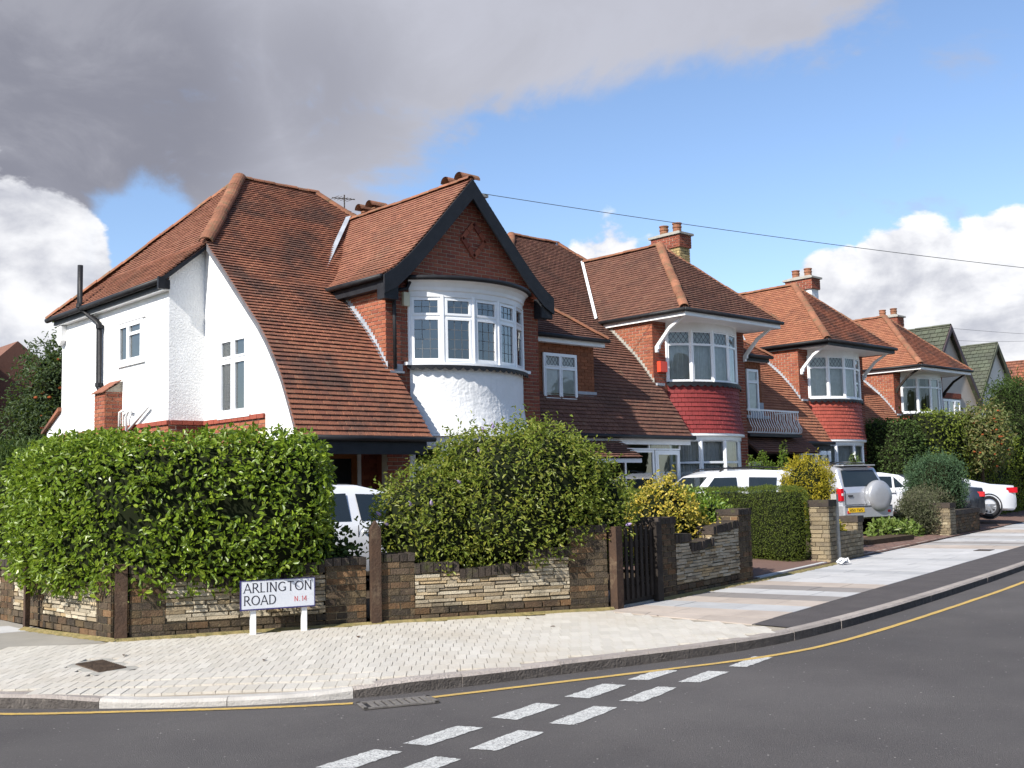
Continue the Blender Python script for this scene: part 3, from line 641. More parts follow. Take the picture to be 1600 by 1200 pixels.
def chimney(parent, x, y, z0, ztop, dx=.45, dy=.95, mlow=None, mtop=None, pots=2, hood=False, shaft=None, seed=0, nm=40):
    mlow = mlow or m_yellowbrick; mtop = mtop or m_brickd
    body = MB().box(x+.01, x+dx-.01, y+.01, y+dy-.01, z0, ztop-.06).mk('chimney', shaft or m_mortar, parent)
    zc = ztop-.42
    if not shaft:
        bricks(body, mlow, (x, 0, 0), (0, -1, 0), [rect(-(y+dy), -y, z0, zc)], nm, seed, proud=.012)
        bricks(body, mlow, (0, y, 0), (1, 0, 0), [rect(x, x+dx, z0, zc)], nm, seed+1, proud=.012)
    e = .035
    MB().box(x-e, x+dx+e, y-e, y+dy+e, zc, ztop-.06).mk('corbel', m_mortar, body)
    bricks(body, mtop, (x-e, 0, 0), (0, -1, 0), [rect(-(y+dy+e), -y+e, zc, ztop-.06)], nm, seed+2, proud=.012)
    bricks(body, mtop, (0, y-e, 0), (1, 0, 0), [rect(x-e, x+dx+e, zc, ztop-.06)], nm, seed+3, proud=.012)
    e = .10; mb = MB(); c = .3
    mb.box(x-e, x+dx+e, y-e, y+dy+e, ztop-.06, ztop)
    mb.add([(x-e, y-e, ztop), (x+dx+e, y-e, ztop), (x+dx+e, y+dy+e, ztop), (x-e, y+dy+e, ztop), (x+dx*c, y+dx*c, ztop+.09), (x+dx*(1-c), y+dx*c, ztop+.09), (x+dx*(1-c), y+dy-dx*c, ztop+.09), (x+dx*c, y+dy-dx*c, ztop+.09)], [(0, 1, 5, 4), (1, 2, 6, 5), (2, 3, 7, 6), (3, 0, 4, 7), (4, 5, 6, 7)])
    mb.mk('chimney_cap', m_concrete, body)
    for i in range(pots):
        py = y+dy*(i+.5)/pots; p = MB(); p.lathe((x+dx/2, py, ztop+.04), [(.12, 0), (.125, .10), (.115, .13), (.135, .15), (.135, .19), (.12, .20), (.12, .24), (.14, .255), (.14, .285), (.10, .29)], 14)
        o = p.mk('chimney_pot', m_ridge, body)
    if hood:
        for i in range(pots):
            py = y+dy*(i+.5)/pots; p = MB(); K = 8
            vs = [(x+dx/2+xx, py+math.cos(math.pi*k/K)*.15, ztop+.36+math.sin(math.pi*k/K)*.14) for xx in (-.26, .26) for k in range(K+1)]
            p.add(vs, [(k, k+1, K+2+k, K+1+k) for k in range(K)]); p.add([(a[0], py+(a[1]-py)*.85, ztop+.36+(a[2]-ztop-.36)*.85) for a in vs], [(k, k+1, K+2+k, K+1+k) for k in range(K)])
            p.mk('pot_hood', m_ridge, body)
    return body
def gutter(parent, p0, p1, r=.055, m=None, name='gutter'):
    return MB().tube([p0, p1], r, 10).mk(name, m or m_black, parent, True)
def bay_windows(parent, xa, xb, y, dep, z0, z1, rows, lead, curtain, nfac=5, leadn=(3, 5), glass=None, sash=.03, fr=.05, pts=None):
    pts = pts or arc_pts(xa, xb, y, dep, nfac)[0]
    for i, (a, b) in enumerate(zip(pts, pts[1:])):
        a3 = V(a[0], a[1], z0); b3 = V(b[0], b[1], z0); L_ = np.linalg.norm(b3-a3)
        window(parent, a3, b3-a3, L_, z1-z0, [1], rows, fr, .07, lead, curtain if curtain else None, glass, name='bay_window', sash=sash, leadn=leadn)
    posts = MB()
    for p in pts: posts.tube([(p[0], p[1]+.005, z0), (p[0], p[1]+.005, z1)], .038, 8)
    posts.mk('bay_posts', m_pvc, parent)
# ------------------------------------------------------------------ the white corner house
def wall_x(parent, x, y0, y1, z0, z1, m, name='wall', t=.15): return MB().box(x, x+t, y0, y1, z0, z1).mk(name, m, parent)
H = thing('corner_house', (9.45, 16.0, .16), 'white rendered corner house with sweeping orange tiled roof and brick gable over bow window', 'house')
X0, CY, W1 = 11.68, 16.08, 3.9
S1 = S_cat(CY, 0)
P_low = [(9.36, 0), (12.16, 0), (11.80, v_of(-.02)), (9.36, v_of(-.02))]
P_mid = [(9.36, v_of(-.02)), (11.74, v_of(-.02)), (11.74, v_of(1.7)), (9.36, v_of(1.7))]
P_top = [(9.36, v_of(1.7)), (11.74, v_of(1.7)), (14.3, v_of(4.2)), (13.4, VR), (11.39, VR), (9.36, v_of(2.5))]
roof = deck_from(S1, [P_low, P_mid, P_top], m_tile1, H, 'roof')
tiles(roof, m_tile1, S1, [P_low, P_mid, P_top], 300, 11)
# slope above the side wall
LP = np.array([(8.53, 5.54), (9.38, 6.30), (11.39, 8.47)]); LS = np.r_[0, np.cumsum(np.linalg.norm(np.diff(LP, axis=0), axis=1))]
def S_left(u, v):
    x = np.interp(v, LS, LP[:, 0]); z = np.interp(v, LS, LP[:, 1]); k = 0 if v < LS[1] else 1; a = nrm(LP[k+1]-LP[k]); ev = V(a[0], 0, a[1]); eu = V(0, -1, 0)
    return V(x, -u, z), eu, ev, np.cross(eu, ev)
PL = [[(-24.32, 0), (-18.70, 0), (-18.58, LS[1]), (-23.36, LS[1])], [(-23.36, LS[1]), (-18.58, LS[1]), (-21.08, LS[2])]]
rl = deck_from(S_left, PL, m_tile1b, H, 'side_roof'); tiles(rl, m_tile1b, S_left, PL, 300, 12)
# rear and far slopes, out of sight
MB().add([(11.39, 21.08, 8.45), (13.4, 21.08, 8.45), (15.6, 24.3, 5.5), (8.53, 24.32, 5.5)], [(0, 1, 2, 3)]).add([(13.4, 21.08, 8.45), (15.6, 18.4, 6.2), (15.6, 24.3, 5.5)], [(0, 1, 2)]).mk('rear_roof', m_tile1b, H)
ridge_line(roof, (11.39, 21.08, 8.50), (13.4, 21.08, 8.50), .10, seg=.3)
ridge_line(roof, (9.36, 18.58, 6.33), (11.39, 21.06, 8.52), .14, seg=.36)
ridge_line(roof, (8.5, 24.34, 5.52), (11.39, 21.1, 8.45), .11, seg=.36)
ridge_line(roof, (14.15, 20.2, 7.69), (13.4, 21.06, 8.45), .12, seg=.34)
# wing roof with a bell-cast eave
WP = np.array([(11.46, 5.50), (11.74, 5.68), (12.08, 5.98), (12.5, 6.42), (13.63, 7.66)]); WS = np.r_[0, np.cumsum(np.linalg.norm(np.diff(WP, axis=0), axis=1))]
def S_wl(u, v):
    x = np.interp(v, WS, WP[:, 0]); z = np.interp(v, WS, WP[:, 1]); a = V(np.interp(v+.08, WS, WP[:, 0])-np.interp(v-.08, WS, WP[:, 0]), 0, np.interp(v+.08, WS, WP[:, 1])-np.interp(v-.08, WS, WP[:, 1])); ev = nrm(a); eu = V(0, -1, 0)
    return V(x, -u, z), eu, ev, np.cross(eu, ev)
def S_wr(u, v):
    P, eu, ev, n = S_wl(-u, v); P = V(2*13.63-P[0], P[1], P[2]); ev = V(-ev[0], 0, ev[2]); eu = V(0, 1, 0); return P, eu, ev, np.cross(eu, ev)
PW = [[(-18.0, 0), (-15.84, 0), (-15.84, WS[-1]), (-20.35, WS[-1])]]; PWr = [[(15.84, 0), (18.6, 0), (20.35, WS[-1]), (15.84, WS[-1])]]
rw = deck_from(S_wl, PW, m_tile1b, H, 'wing_roof'); tiles(rw, m_tile1b, S_wl, PW, 300, 13)
rwr = deck_from(S_wr, PWr, m_tile1, H, 'wing_roof'); tiles(rwr, m_tile1, S_wr, PWr, 0, 14)
ridge_line(rw, (13.63, 15.84, 7.68), (13.63, 20.2, 7.68), .10, seg=.32)
# valley flashing between wing and main slope
vl = MB(); a0, a1 = V(11.42, 17.95, 5.62), V(13.6, 20.1, 7.72)
for k in range(8):
    p = a0+(a1-a0)*k/8; q = a0+(a1-a0)*(k+1)/8; w_ = V(-.07, .0, .03)
    vl.add([p+w_, q+w_, q+V(.05, -.02, .07), p+V(.05, -.02, .07)], [(0, 1, 2, 3)])
vl.mk('valley_flashing', m_lead, H)
# barge boards
bl = MB(); K = len(WP)
for sgn in (1, -1):
    tp = [(13.63+sgn*(x-13.63), z-.015) for x, z in WP]; bt = []
    for i, (x, z) in enumerate(WP): bt.append((13.63+sgn*(x-13.63), z-(.42 if i else .40)+(.0 if i < K-1 else -.02)))
    tp2 = []; bt2 = []
    xs = np.linspace(WP[0][0], 13.63, 17)
    for x in xs: z = float(np.interp(x, WP[:, 0], WP[:, 1])); tp2.append((13.63+sgn*(x-13.63), z-.012)); bt2.append((13.63+sgn*(x-13.63), z-.40+max(0, (.3-(x-11.46)))*.15))
    for (a, b), (c, d) in zip(zip(tp2, tp2[1:]), zip(bt2, bt2[1:])):
        bl.prism([(a[0], 15.80, a[1]), (b[0], 15.80, b[1]), (d[0], 15.80, d[1]), (c[0], 15.80, c[1])], (0, .04, 0))
bl.mk('barge_board', m_charcoal, H)
MB().box(11.48, 11.80, 15.84, 16.06, 5.06, 5.46).box(15.46, 15.78, 15.84, 16.06, 5.06, 5.46).mk('gable_foot', m_charcoal, H)
sof = MB()
for sgn in (1, -1):
    for (xa_, za_), (xb_, zb_) in zip(WP, WP[1:]):
        fa_, fb_ = 13.63+sgn*(xa_-13.63), 13.63+sgn*(xb_-13.63); sof.prism([(fa_, 15.84, za_-.10), (fb_, 15.84, zb_-.10), (fb_, 16.1, zb_-.10), (fa_, 16.1, za_-.10)], (0, 0, .02))
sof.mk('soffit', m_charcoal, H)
MB().box(11.49, 11.66, 15.86, 18.3, 5.26, 5.47).mk('eave_fascia', m_charcoal, H); gutter(H, (11.42, 15.84, 5.46), (11.42, 18.0, 5.46), .05)
MB().prism([(11.40, 17.86, 5.46), (11.52, 17.86, 5.40), (11.52, 18.05, 5.62), (11.38, 18.05, 5.66)], (0, .02, 0)).mk('flashing', m_lead, H)
# brick wing walls
wl_ = MB().box(X0+.012, X0+.2, CY+.016, 19, 2.4, 5.6).box(X0+.016, 12.25, CY+.012, CY+.2, .2, 5.6).box(15.12, 15.58, CY+.012, CY+.2, .2, 5.6).box(15.4, 15.568, CY+.2, 19, .2, 5.6)
wl_.prism([(X0+.016, CY+.012, 5.2), (15.58, CY+.012, 5.2), (15.58, CY+.012, 5.6), (13.63, CY+.012, 7.55), (X0+.016, CY+.012, 5.6)], (0, .18, 0))
wall = wl_.mk('wall', m_mortar, H)
bricks(wall, m_brick, (X0+.012, 0, 0), (0, -1, 0), [rect(-18.4, -CY, 3.3, 5.55)], 300, 21)
wf = MB().box(X0, 15.58, CY+.010, CY+.011, 5.2, 5.3).mk('front_wall', m_mortar, H)
bricks(wf, m_brickd, (0, CY+.012, 0), (1, 0, 0), [rect(X0, 12.24, .2, 5.3), rect(15.13, 15.58, .2, 5.3), [(X0, 5.3), (15.58, 5.3), (15.58, 5.62), (13.63, 7.5), (X0, 5.62)]], 300, 22)
# stepped lead flashing up the brick cheek
fl = MB(); ly = np.linspace(1.45, -.05, 24)
for a, b in zip(ly, ly[1:]):
    za, zb = z_of(a)+.015, z_of(b)+.015
    fl.add([(X0-.004, CY+a, za), (X0-.004, CY+b, zb), (X0-.004, CY+b, zb+.17), (X0-.004, CY+a, zb+.17+.0)], [(0, 1, 2, 3)])
    fl.add([(X0-.004, CY+a, za+.012), (X0-.004, CY+b, zb+.012), (X0-.06, CY+b, zb+.03), (X0-.06, CY+a, za+.03)], [(0, 1, 2, 3)])
fl.mk('step_flashing', m_lead, H)
MB().box(X0+.02, X0+.34, CY-.10, CY+.01, 3.72, 3.76).box(X0+.16, X0+.36, CY-.02, CY+.01, 3.76, 3.90).mk('flashing', m_lead, H)
# diamond in the gable
dm = MB(); c = V(13.84, CY-.001, 6.50); vtx = [c+V(-.36, 0, 0), c+V(0, 0, -.40), c+V(.36, 0, 0), c+V(0, 0, .40)]
for a, b in zip(vtx, vtx[1:]+vtx[:1]):
    d = b-a; nn = nrm(c-(a+b)/2)*.09
    for k in range(2): p = a+d*(k+.03+(.10 if k == 0 else 0))/2; q = a+d*(k+.97-(.10 if k else 0))/2; MB().prism([p, q, q+nn, p+nn], (0, -.04, 0)).mk('brick', m_brickd, wf)
# bow window
XA, XB, DEP = 12.22, 15.12, .55
bay_windows(H, XA, XB, CY, DEP, 3.93, 5.22, [.69, .31], 'square', None, 5, (3, 5), m_glassd, .042, .05)
mb = arc_ring(MB(), XA, XB, CY, DEP, [(-.03, 5.19), (.02, 5.19), (.025, 5.29), (.05, 5.31), (.055, 5.37), (.10, 5.45), (.17, 5.50), (.17, 5.515), (-.2, 5.515)]); mb.mk('cornice', m_paint, H)
mb = arc_ring(MB(), XA-.15, XB+.15, CY, DEP+.1, [(.09, 5.52), (.09, 5.55), (-.45, 5.62)]); mb.mk('bay_roof', m_lead, H)
pts, Rr, th, c_ = arc_pts(XA-.15, XB+.15, CY, DEP+.12, 26); MB().tube([(p[0], p[1]-.09, 5.53) for p in pts], .048, 8).mk('gutter', m_black, H, True)
arc_ring(MB(), XA, XB, CY, DEP, [(-.05, 3.945), (.10, 3.935), (.10, 3.89), (-.05, 3.89)]).mk('window_sill', m_pvc, H)
MB().box(12.08, 12.26, CY-.11, CY+.02, 3.885, 3.94).box(15.10, 15.24, CY-.11, CY+.02, 3.885, 3.94).mk('window_sill', m_pvc, H)
m_rend2 = mat('textured_render', (.80, .80, .80), (.75, .75, .74), 2, .9, .2, .45, 18, stain=[(1.6, .58, .75, (.58, .57, .54), .2), (6, .56, .7, (.45, .44, .41), .3, 'v')])
# roughcast skirt with its own relief
n, mz = 150, 80; _, Rr, th, c_ = arc_pts(XA, XB, CY, DEP, 4); cyc = CY+(Rr-DEP); vs = []
for i in range(mz+1):
    z = 3.89-(3.89-2.60)*i/mz; off = .0+.11*max(0, (3.35-z)/.75)**1.7
    for k in range(n+1):
        t = -th+2*th*k/n; x_ = c_+Rr*math.sin(t); rl_ = .0045*mnoise.noise(Vector((x_*8, z*8, t*3)))+.0045*mnoise.noise(Vector((x_*24, z*22, 5)))
        ro = Rr+off+rl_; vs.append((c_+ro*math.sin(t), cyc-ro*math.cos(t), z))
mk('bay_skirt', vs, [(i*(n+1)+k, i*(n+1)+k+1, (i+1)*(n+1)+k+1, (i+1)*(n+1)+k) for i in range(mz) for k in range(n)], m_rend2, H, True)
scallop(H, XA-.06, XB+.06, CY, DEP+.03, 3.888, .055, .095, 19, m_charcoal)
arc_ring(MB(), XA, XB, CY, DEP, [(.10, 2.605), (.12, 2.56), (.04, 2.55), (.04, 2.38)]).mk('frieze', m_paint, H)
bay_windows(H, XA, XB, CY, DEP, 1.0, 2.40, [.7, .3], None, None, 5, glass=m_glassd, sash=.03)
arc_ring(MB(), XA, XB, CY, DEP, [(.06, 1.0), (.06, .16)]).mk('bay_base', m_brickd, H)
# down pipe, meter box
MB().tube([(12.2, CY-.09, 5.50), (12.12, CY-.07, 5.33), (11.86, CY-.06, 5.27), (11.83, CY-.06, 5.1), (11.84, CY-.06, 3.8)], .036, 8).mk('down_pipe', m_black, H, True)
MB().box(12.05, 12.19, CY-.07, CY, 5.0, 5.26).mk('junction_box', mat('cream_plastic', (.62, .58, .42), None, 2, .5), H)
# side walls
sw = MB(); K = [(18.8, 2.93)]+[(18.8, 6.26)]+[(CY+l, z_of(l)-.05) for l in np.linspace(2.6, -.62, 22)]+[(15.5, 2.45), (16.54, 2.45), (16.54, 2.93)]
sw.prism([(9.45, y, z) for y, z in K], (.16, 0, 0)); sw.box(8.74, 9.6, 18.8, 18.98, 2.93, 5.6); sw.box(8.74, 8.9, 18.98, 24.1, 2.93, 5.58)
sw.prism([(8.74, 18.8, 5.6), (9.6, 18.8, 5.6), (9.6, 18.8, 6.38), (9.4, 18.8, 6.24), (8.74, 18.8, 5.66)], (0, .18, 0))
sw.prism([(8.74, 24.1, 3.45), (8.74, 24.95, 3.05), (8.74, 24.95, 2.93), (8.74, 24.1, 2.93)], (.16, 0, 0))
side = sw.mk('rendered_wall', m_render, H)
MB().prism([(8.66, 24.08, 3.47), (8.66, 25.1, 3.0), (8.66, 25.1, 3.06), (8.66, 24.08, 3.55)], (1.2, 0, 0)).mk('rear_lean_to', m_tile1, H)
gw = MB().box(8.752, 8.9, 18.8, 24.1, .16, 2.93).box(9.462, 9.6, 16.54, 18.8, .16, 2.93).box(8.752, 9.6, 18.812, 18.95, .16, 2.93).box(9.462, 9.6, 15.5, 16.54, .16, 2.4).mk('lower_wall', m_mortar, H)
bricks(gw, m_brick, (8.752, 0, 0), (0, -1, 0), [rect(-24.1, -18.8, .2, 2.86)], 260, 31)
bricks(gw, m_brick, (9.462, 0, 0), (0, -1, 0), [rect(-18.8, -16.54, .2, 2.86)], 40, 32)
bricks(gw, m_brickd, (0, 18.812, 0), (1, 0, 0), [rect(8.74, 9.46, .2, 2.86)], 0, 33)
m_redt = mat('red_creasing', (.30, .075, .045), (.24, .06, .04), 9, .8, .3, .4, 60)
for i in range(24): MB().box(8.70, 8.76, 18.78+i*.222, 18.78+i*.222+.212, 2.865, 2.945).mk('plinth_tile', m_redt, gw)
for i in range(10): MB().box(9.41, 9.47, 16.56+i*.225, 16.56+i*.225+.215, 2.865, 2.945).mk('plinth_tile', m_redt, gw)
for i in range(3): MB().box(8.78+i*.22, 8.99+i*.22, 18.76, 18.82, 2.865, 2.945).mk('plinth_tile', m_redt, gw)
# dark undercloak along the verge
vg = MB(); l_ = np.linspace(2.5, -.68, 26)
for a, b in zip(l_, l_[1:]): vg.prism([(9.37, CY+a, z_of(a)-.01), (9.37, CY+b, z_of(b)-.01), (9.37, CY+b, z_of(b)-.15), (9.37, CY+a, z_of(a)-.15)], (.07, 0, 0))
vg.mk('verge_board', mat('grey_board', (.10, .105, .12), (.14, .145, .16), 5, .7), H)
vg = MB(); vg.prism([(8.5, 18.69, 5.52), (9.40, 18.60, 6.29), (9.40, 18.60, 6.19), (8.5, 18.69, 5.42)], (0, .06, 0)); vg.mk('verge_board', m_charcoal, H)
MB().box(8.58, 8.72, 18.72, 24.2, 5.36, 5.53).mk('eave_fascia', m_black, H); gutter(H, (8.52, 18.66, 5.50), (8.52, 24.45, 5.50), .058)
MB().box(8.46, 8.6, 18.64, 18.70, 5.34, 5.56).mk('gutter_end', m_black, H)
MB().box(8.6, 8.74, 18.76, 24.12, 5.34, 5.36).mk('soffit', m_paint, H)
window(H, (8.74, 20.98, 4.17), (0, -1, 0), 1.12, .80, [.42, .58], [1], .05, .03, None, None, m_glassd, setback=-.03, back=True, label='small frosted casement above the buttress')
# right light is split once more
MB().box(8.690, 8.76, 19.92, 20.46, 4.70, 4.76).mk('transom', m_pvc, H)
MB().box(8.70, 8.76, 19.80, 21.05, 4.12, 4.165).mk('window_sill', m_paint, H); MB().box(8.715, 8.75, 19.80, 21.0, 4.985, 5.0).mk('head_shadow_line', mat('shadow_grey', (.3, .3, .31), None, 3, .9), H)  # thin grey strip over the window head paints in a shadow line
window(H, (9.45, 18.14, 2.98), (0, -1, 0), 1.05, 1.44, [1, 1], [.70, .30], .06, .03, None, None, m_glassd, setback=-.03, back=True, sash=.04, label='tall two light casement beside the roof verge')
MB().box(9.40, 9.46, 17.03, 18.2, 2.925, 2.975).mk('window_sill', m_paint, H)
# buttress with tiled weathering
bt = MB().box(8.40, 8.74, 20.86, 21.36, .16, 3.62); bt.prism([(8.40, 20.86, 3.62), (8.74, 20.86, 3.62), (8.74, 20.86, 3.84)], (0, .5, 0)); bt = bt.mk('buttress', m_mortar, H)
bricks(bt, m_brick, (8.40, 0, 0), (0, -1, 0), [rect(-21.36, -20.86, .2, 3.62)], 60, 41); bricks(bt, m_brick, (0, 20.86, 0), (1, 0, 0), [rect(8.39, 8.74, .2, 3.62)], 60, 42)
for k in range(3): MB().obox((8.34+k*.11, 20.82, 3.60+k*.075), (.15, 0, .10), (0, .58, 0), (-.006, 0, .018)).mk('weathering_tile', m_tile1, bt)
# soil pipe, white waste pipes, alarm box
MB().tube([(8.50, 22.5, 6.42), (8.50, 22.5, 5.50), (8.60, 22.3, 5.36), (8.66, 21.95, 5.16), (8.66, 21.86, 5.05), (8.66, 21.84, 3.80), (8.62, 21.5, 3.50), (8.62, 21.3, 3.40)], .055, 10).mk('soil_pipe', m_black, H, True)
for z in (5.05, 3.85, 5.56): MB().lathe((8.66 if z < 5.5 else 8.5, 21.84 if z < 5.5 else 22.5, z-.04), [(.075, 0), (.075, .08)], 12).mk('pipe_collar', m_black, H)
MB().tube([(8.66, 20.78, 2.7), (8.66, 20.78, 3.22), (8.66, 20.6, 3.24)], .03, 6).tube([(8.67, 20.45, 2.7), (8.67, 20.5, 3.1), (8.67, 20.4, 3.22), (8.67, 20.25, 3.2)], .028, 6).tube([(8.67, 20.35, 2.86), (8.67, 19.5, 3.24)], .03, 6).mk('waste_pipe', m_paint, H, True)
MB().box(8.62, 8.74, 23.86, 24.12, 5.0, 5.32).prism([(8.62, 23.86, 5.0), (8.62, 24.12, 5.0), (8.62, 23.99, 4.9)], (.11, 0, 0)).mk('alarm_box', m_paint, H)
# porch under the catslide
MB().box(9.40, 12.06, 15.40, 15.50, 2.20, 2.47).mk('porch_beam', m_charcoal, H); gutter(H, (9.34, 15.34, 2.47), (12.2, 15.34, 2.47), .05)
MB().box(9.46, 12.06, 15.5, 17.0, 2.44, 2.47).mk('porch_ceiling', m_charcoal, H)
pw = MB().box(9.5, 12.2, 17.012, 17.15, .16, 2.46).box(12.1, 12.25, 16.1, 17.05, .16, 2.46).mk('porch_wall', m_brickd, H)
bricks(pw, m_brickd, (0, 17.012, 0), (1, 0, 0), [rect(11.72, 12.15, .2, 2.44), rect(9.5, 10.76, .2, 2.44)], 60, 44)
df = MB().box(10.76, 10.83, 16.96, 17.05, .16, 2.42).box(11.63, 11.71, 16.96, 17.05, .16, 2.42).box(10.83, 11.63, 16.96, 17.05, 2.34, 2.42).mk('door_frame', m_paint, H)
door = MB().box(10.84, 11.62, 16.99, 17.03, .2, 2.33).mk('door', m_doorwood, H)
for a in ((10.84, 10.96, .2, 2.33), (11.50, 11.62, .2, 2.33), (10.96, 11.50, 2.18, 2.33), (10.96, 11.50, 1.30, 1.42), (10.96, 11.50, .2, .4)): MB().box(a[0], a[1], 16.965, 16.99, a[2], a[3]).mk('door_rail', m_doorwood, door)
MB().box(10.96, 11.50, 16.980, 16.988, 1.42, 2.18).mk('door_pane', mat('dark_pane', (.02, .022, .025), None, 3, .12, .5), door)
MB().lathe((11.85, 16.7, 2.30), [(.02, .14), (.09, .13), (.10, .08), (.07, .02), (.02, 0)], 14).mk('porch_lamp', m_paint, H, True)
# closed dark rooms behind the glass
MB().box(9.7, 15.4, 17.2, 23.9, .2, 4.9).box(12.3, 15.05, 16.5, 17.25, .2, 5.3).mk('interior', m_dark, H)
MB().box(15.38, 15.56, 18.9, 24.2, .2, 5.6).box(8.9, 15.5, 24.0, 24.12, .2, 5.55).mk('rear_wall', m_render, H)
chimney(H, 15.12, 17.75, 5.5, 8.08, hood=True, seed=51)
chimney(H, 15.9, 22.3, 5.5, 8.55, hood=True, seed=55, nm=10)
ae = MB().tube([(14.9, 22.2, 7.6), (14.9, 22.2, 8.95)], .016, 6).tube([(14.6, 22.3, 8.85), (15.15, 22.1, 8.85)], .012, 5)
for k in range(6): ae.tube([(14.64+k*.09, 22.05, 8.85), (14.64+k*.09, 22.40, 8.85)], .006, 4)
ae.mk('aerial', m_iron, H)

# ------------------------------------------------------------------ the three hipped houses further up
def std_house(name, label, cx, cy, zo, xl, W, mt, mtf, msk, mred, zig, eave_m, brk_m, cur, lead, seed, near, low=None, chim=None, gut=None):
    h = thing(name, (cx-2, cy, .16), label, 'house', 'bow fronted houses along the street')
    S = S_cat(cy, zo); v0 = v_of(-.02); nt = 300 if near else 0
    yb = .50
    PLs = [[(xl, 0), (cx+yb, 0), (cx+.12, v0), (xl, v0)], [(xl, v0), (cx+.06, v0), (cx+.06, v_of(1.55)), (cx-3.45, v_of(1.55)), (xl, v_of(.25))], [(cx-3.45, v_of(1.55)), (cx+.06, v_of(1.55)), (cx+2.7, v_of(4.2)), (cx+1.84, VR), (cx, VR)]]
    rf = deck_from(S, PLs, mt, h, 'roof'); tiles(rf, mt, S, PLs, nt, seed)
    zr = 8.47+zo; yr = cy+5.0
    MB().add([(cx, yr, zr-.02), (xl, cy+.2, z_of(.2)+zo-.02), (xl, cy+9, z_of(.2)+zo-.02)], [(0, 1, 2)]).add([(cx, yr, zr-.02), (cx+1.84, yr, zr-.02), (cx+W, cy+8.5, 5.5+zo), (xl, cy+8.5, 5.5+zo)], [(0, 1, 2, 3)]).add([(cx+1.84, yr, zr-.02), (cx+W, cy+2.6, 6.0+zo), (cx+W, cy+8.5, 5.5+zo)], [(0, 1, 2)]).mk('rear_roof', mt, h)
    ridge_line(rf, (cx, yr, zr+.04), (cx+1.84, yr, zr+.04), .10); ridge_line(rf, (cx-2.8, cy+2.2, z_of(2.2)+zo+.04), (cx, yr, zr+.04), .11); ridge_line(rf, (cx+2.6, cy+4.2, z_of(4.2)+zo-.02), (cx+1.84, yr, zr), .12)
    # hipped wing
    os_, of = .12, 1.13; ze = 5.54+zo; zc = 7.74+zo; yc = cy+1.21; xc = cx+W/2; A = V(cx-os_, cy-of, ze); Bc = V(cx+W+os_, cy-of, ze); C = V(xc, yc, zc)
    hl = math.hypot(W/2+os_, zc-ze); evl = nrm(V(W/2+os_, 0, zc-ze)); yback = cy+4.0
    Sl = plane_S((cx-os_, 0, ze), (0, -1, 0), evl); Pl = [[(-(cy+1.9), 0), (-(cy-of), 0), (-yc, hl), (-yback, hl)]]
    r2 = deck_from(Sl, Pl, mt, h, 'wing_roof'); tiles(r2, mt, Sl, Pl, nt, seed+1)
    Sr = plane_S((cx+W+os_, 0, ze), (0, 1, 0), V(-evl[0], 0, evl[2])); Pr = [[(cy-of, 0), (cy+2.4, 0), (yback, hl), (yc, hl)]]
    r3 = deck_from(Sr, Pr, mtf, h, 'wing_roof')
    hf = math.hypot(yc-A[1], zc-ze); Sf = plane_S((0, cy-of, ze), (1, 0, 0), V(0, yc-A[1], zc-ze)); Pf = [[(A[0], 0), (Bc[0], 0), (xc, hf)]]
    r4 = deck_from(Sf, Pf, mtf, h, 'front_roof'); tiles(r4, mtf, Sf, Pf, nt, seed+2)
    up = V(0, 0, .03); ridge_line(r2, A+up*1.6, C+up, .115, seg=.36); ridge_line(r4, Bc+up*.2, C-up*.4, .10, seg=.36); ridge_line(r2, C+up, V(xc, yback, zc+.03), .10)
    # valley flashing
    vl = MB(); a0, a1 = V(cx-os_-.03, cy+1.72, ze+.06), V(xc-.05, cy+4.05, zc+.02)
    for k in range(8):
        p = a0+(a1-a0)*k/8; q = a0+(a1-a0)*(k+1)/8; vl.add([p+V(-.05, 0, .03), q+V(-.05, 0, .03), q+V(.03, -.02, .07), p+V(.03, -.02, .07)], [(0, 1, 2, 3)])
    vl.mk('valley_flashing', m_paint if near else m_lead, h)
    g = .06
    fa = MB(); fa.box(A[0]+.03, Bc[0]-.03, A[1]+.02, A[1]+.05, ze-.17, ze-.02); fa.box(A[0]+.03, A[0]+.06, A[1]+.05, cy+1.75, ze-.17, ze-.02); fa.box(Bc[0]-.06, Bc[0]-.03, A[1]+.05, cy+1.75, ze-.17, ze-.02); fa.mk('eave_fascia', eave_m, h)
    MB().box(A[0]+.06, Bc[0]-.06, A[1]+.05, cy, ze-.16, ze-.13).box(A[0]+.06, cx, cy, cy+1.7, ze-.16, ze-.13).mk('soffit', m_paint, h)
    gt = gut or m_black
    gutter(h, (A[0]-.03, A[1]-.02, ze-.03), (Bc[0]+.03, A[1]-.02, ze-.03), .05, gt); gutter(h, (A[0]-.03, A[1]-.02, ze-.03), (A[0]-.03, cy+1.7, ze-.03), .05, gt)
    # walls
    w_ = MB().box(cx+.012, cx+.2, cy+.016, cy+3, 2.4, ze-.1).box(cx+.016, cx+.55, cy+.012, cy+.2, .16, ze-.1).box(cx+W-.45, cx+W, cy+.012, cy+.2, .16, ze-.1).box(cx+W-.2, cx+W-.012, cy+.2, cy+8.4, .16, ze-.1).box(xl, cx+W, cy+8.3, cy+8.45, .16, ze)
    wl2 = w_.mk('wall', m_mortar, h)
    bricks(wl2, m_brick, (cx+.012, 0, 0), (0, -1, 0), [rect(-(cy+1.9), -cy, 3.5+zo, ze-.12)], 240 if near else 0, seed+4)
    bricks(wl2, m_brickd, (0, cy+.012, 0), (1, 0, 0), [rect(cx, cx+.54, 2.3, ze-.12), rect(cx+W-.42, cx+W, 1.0, ze-.12)], 160 if near else 0, seed+5)
    fl = MB(); ly = np.linspace(1.5, -.02, 22)
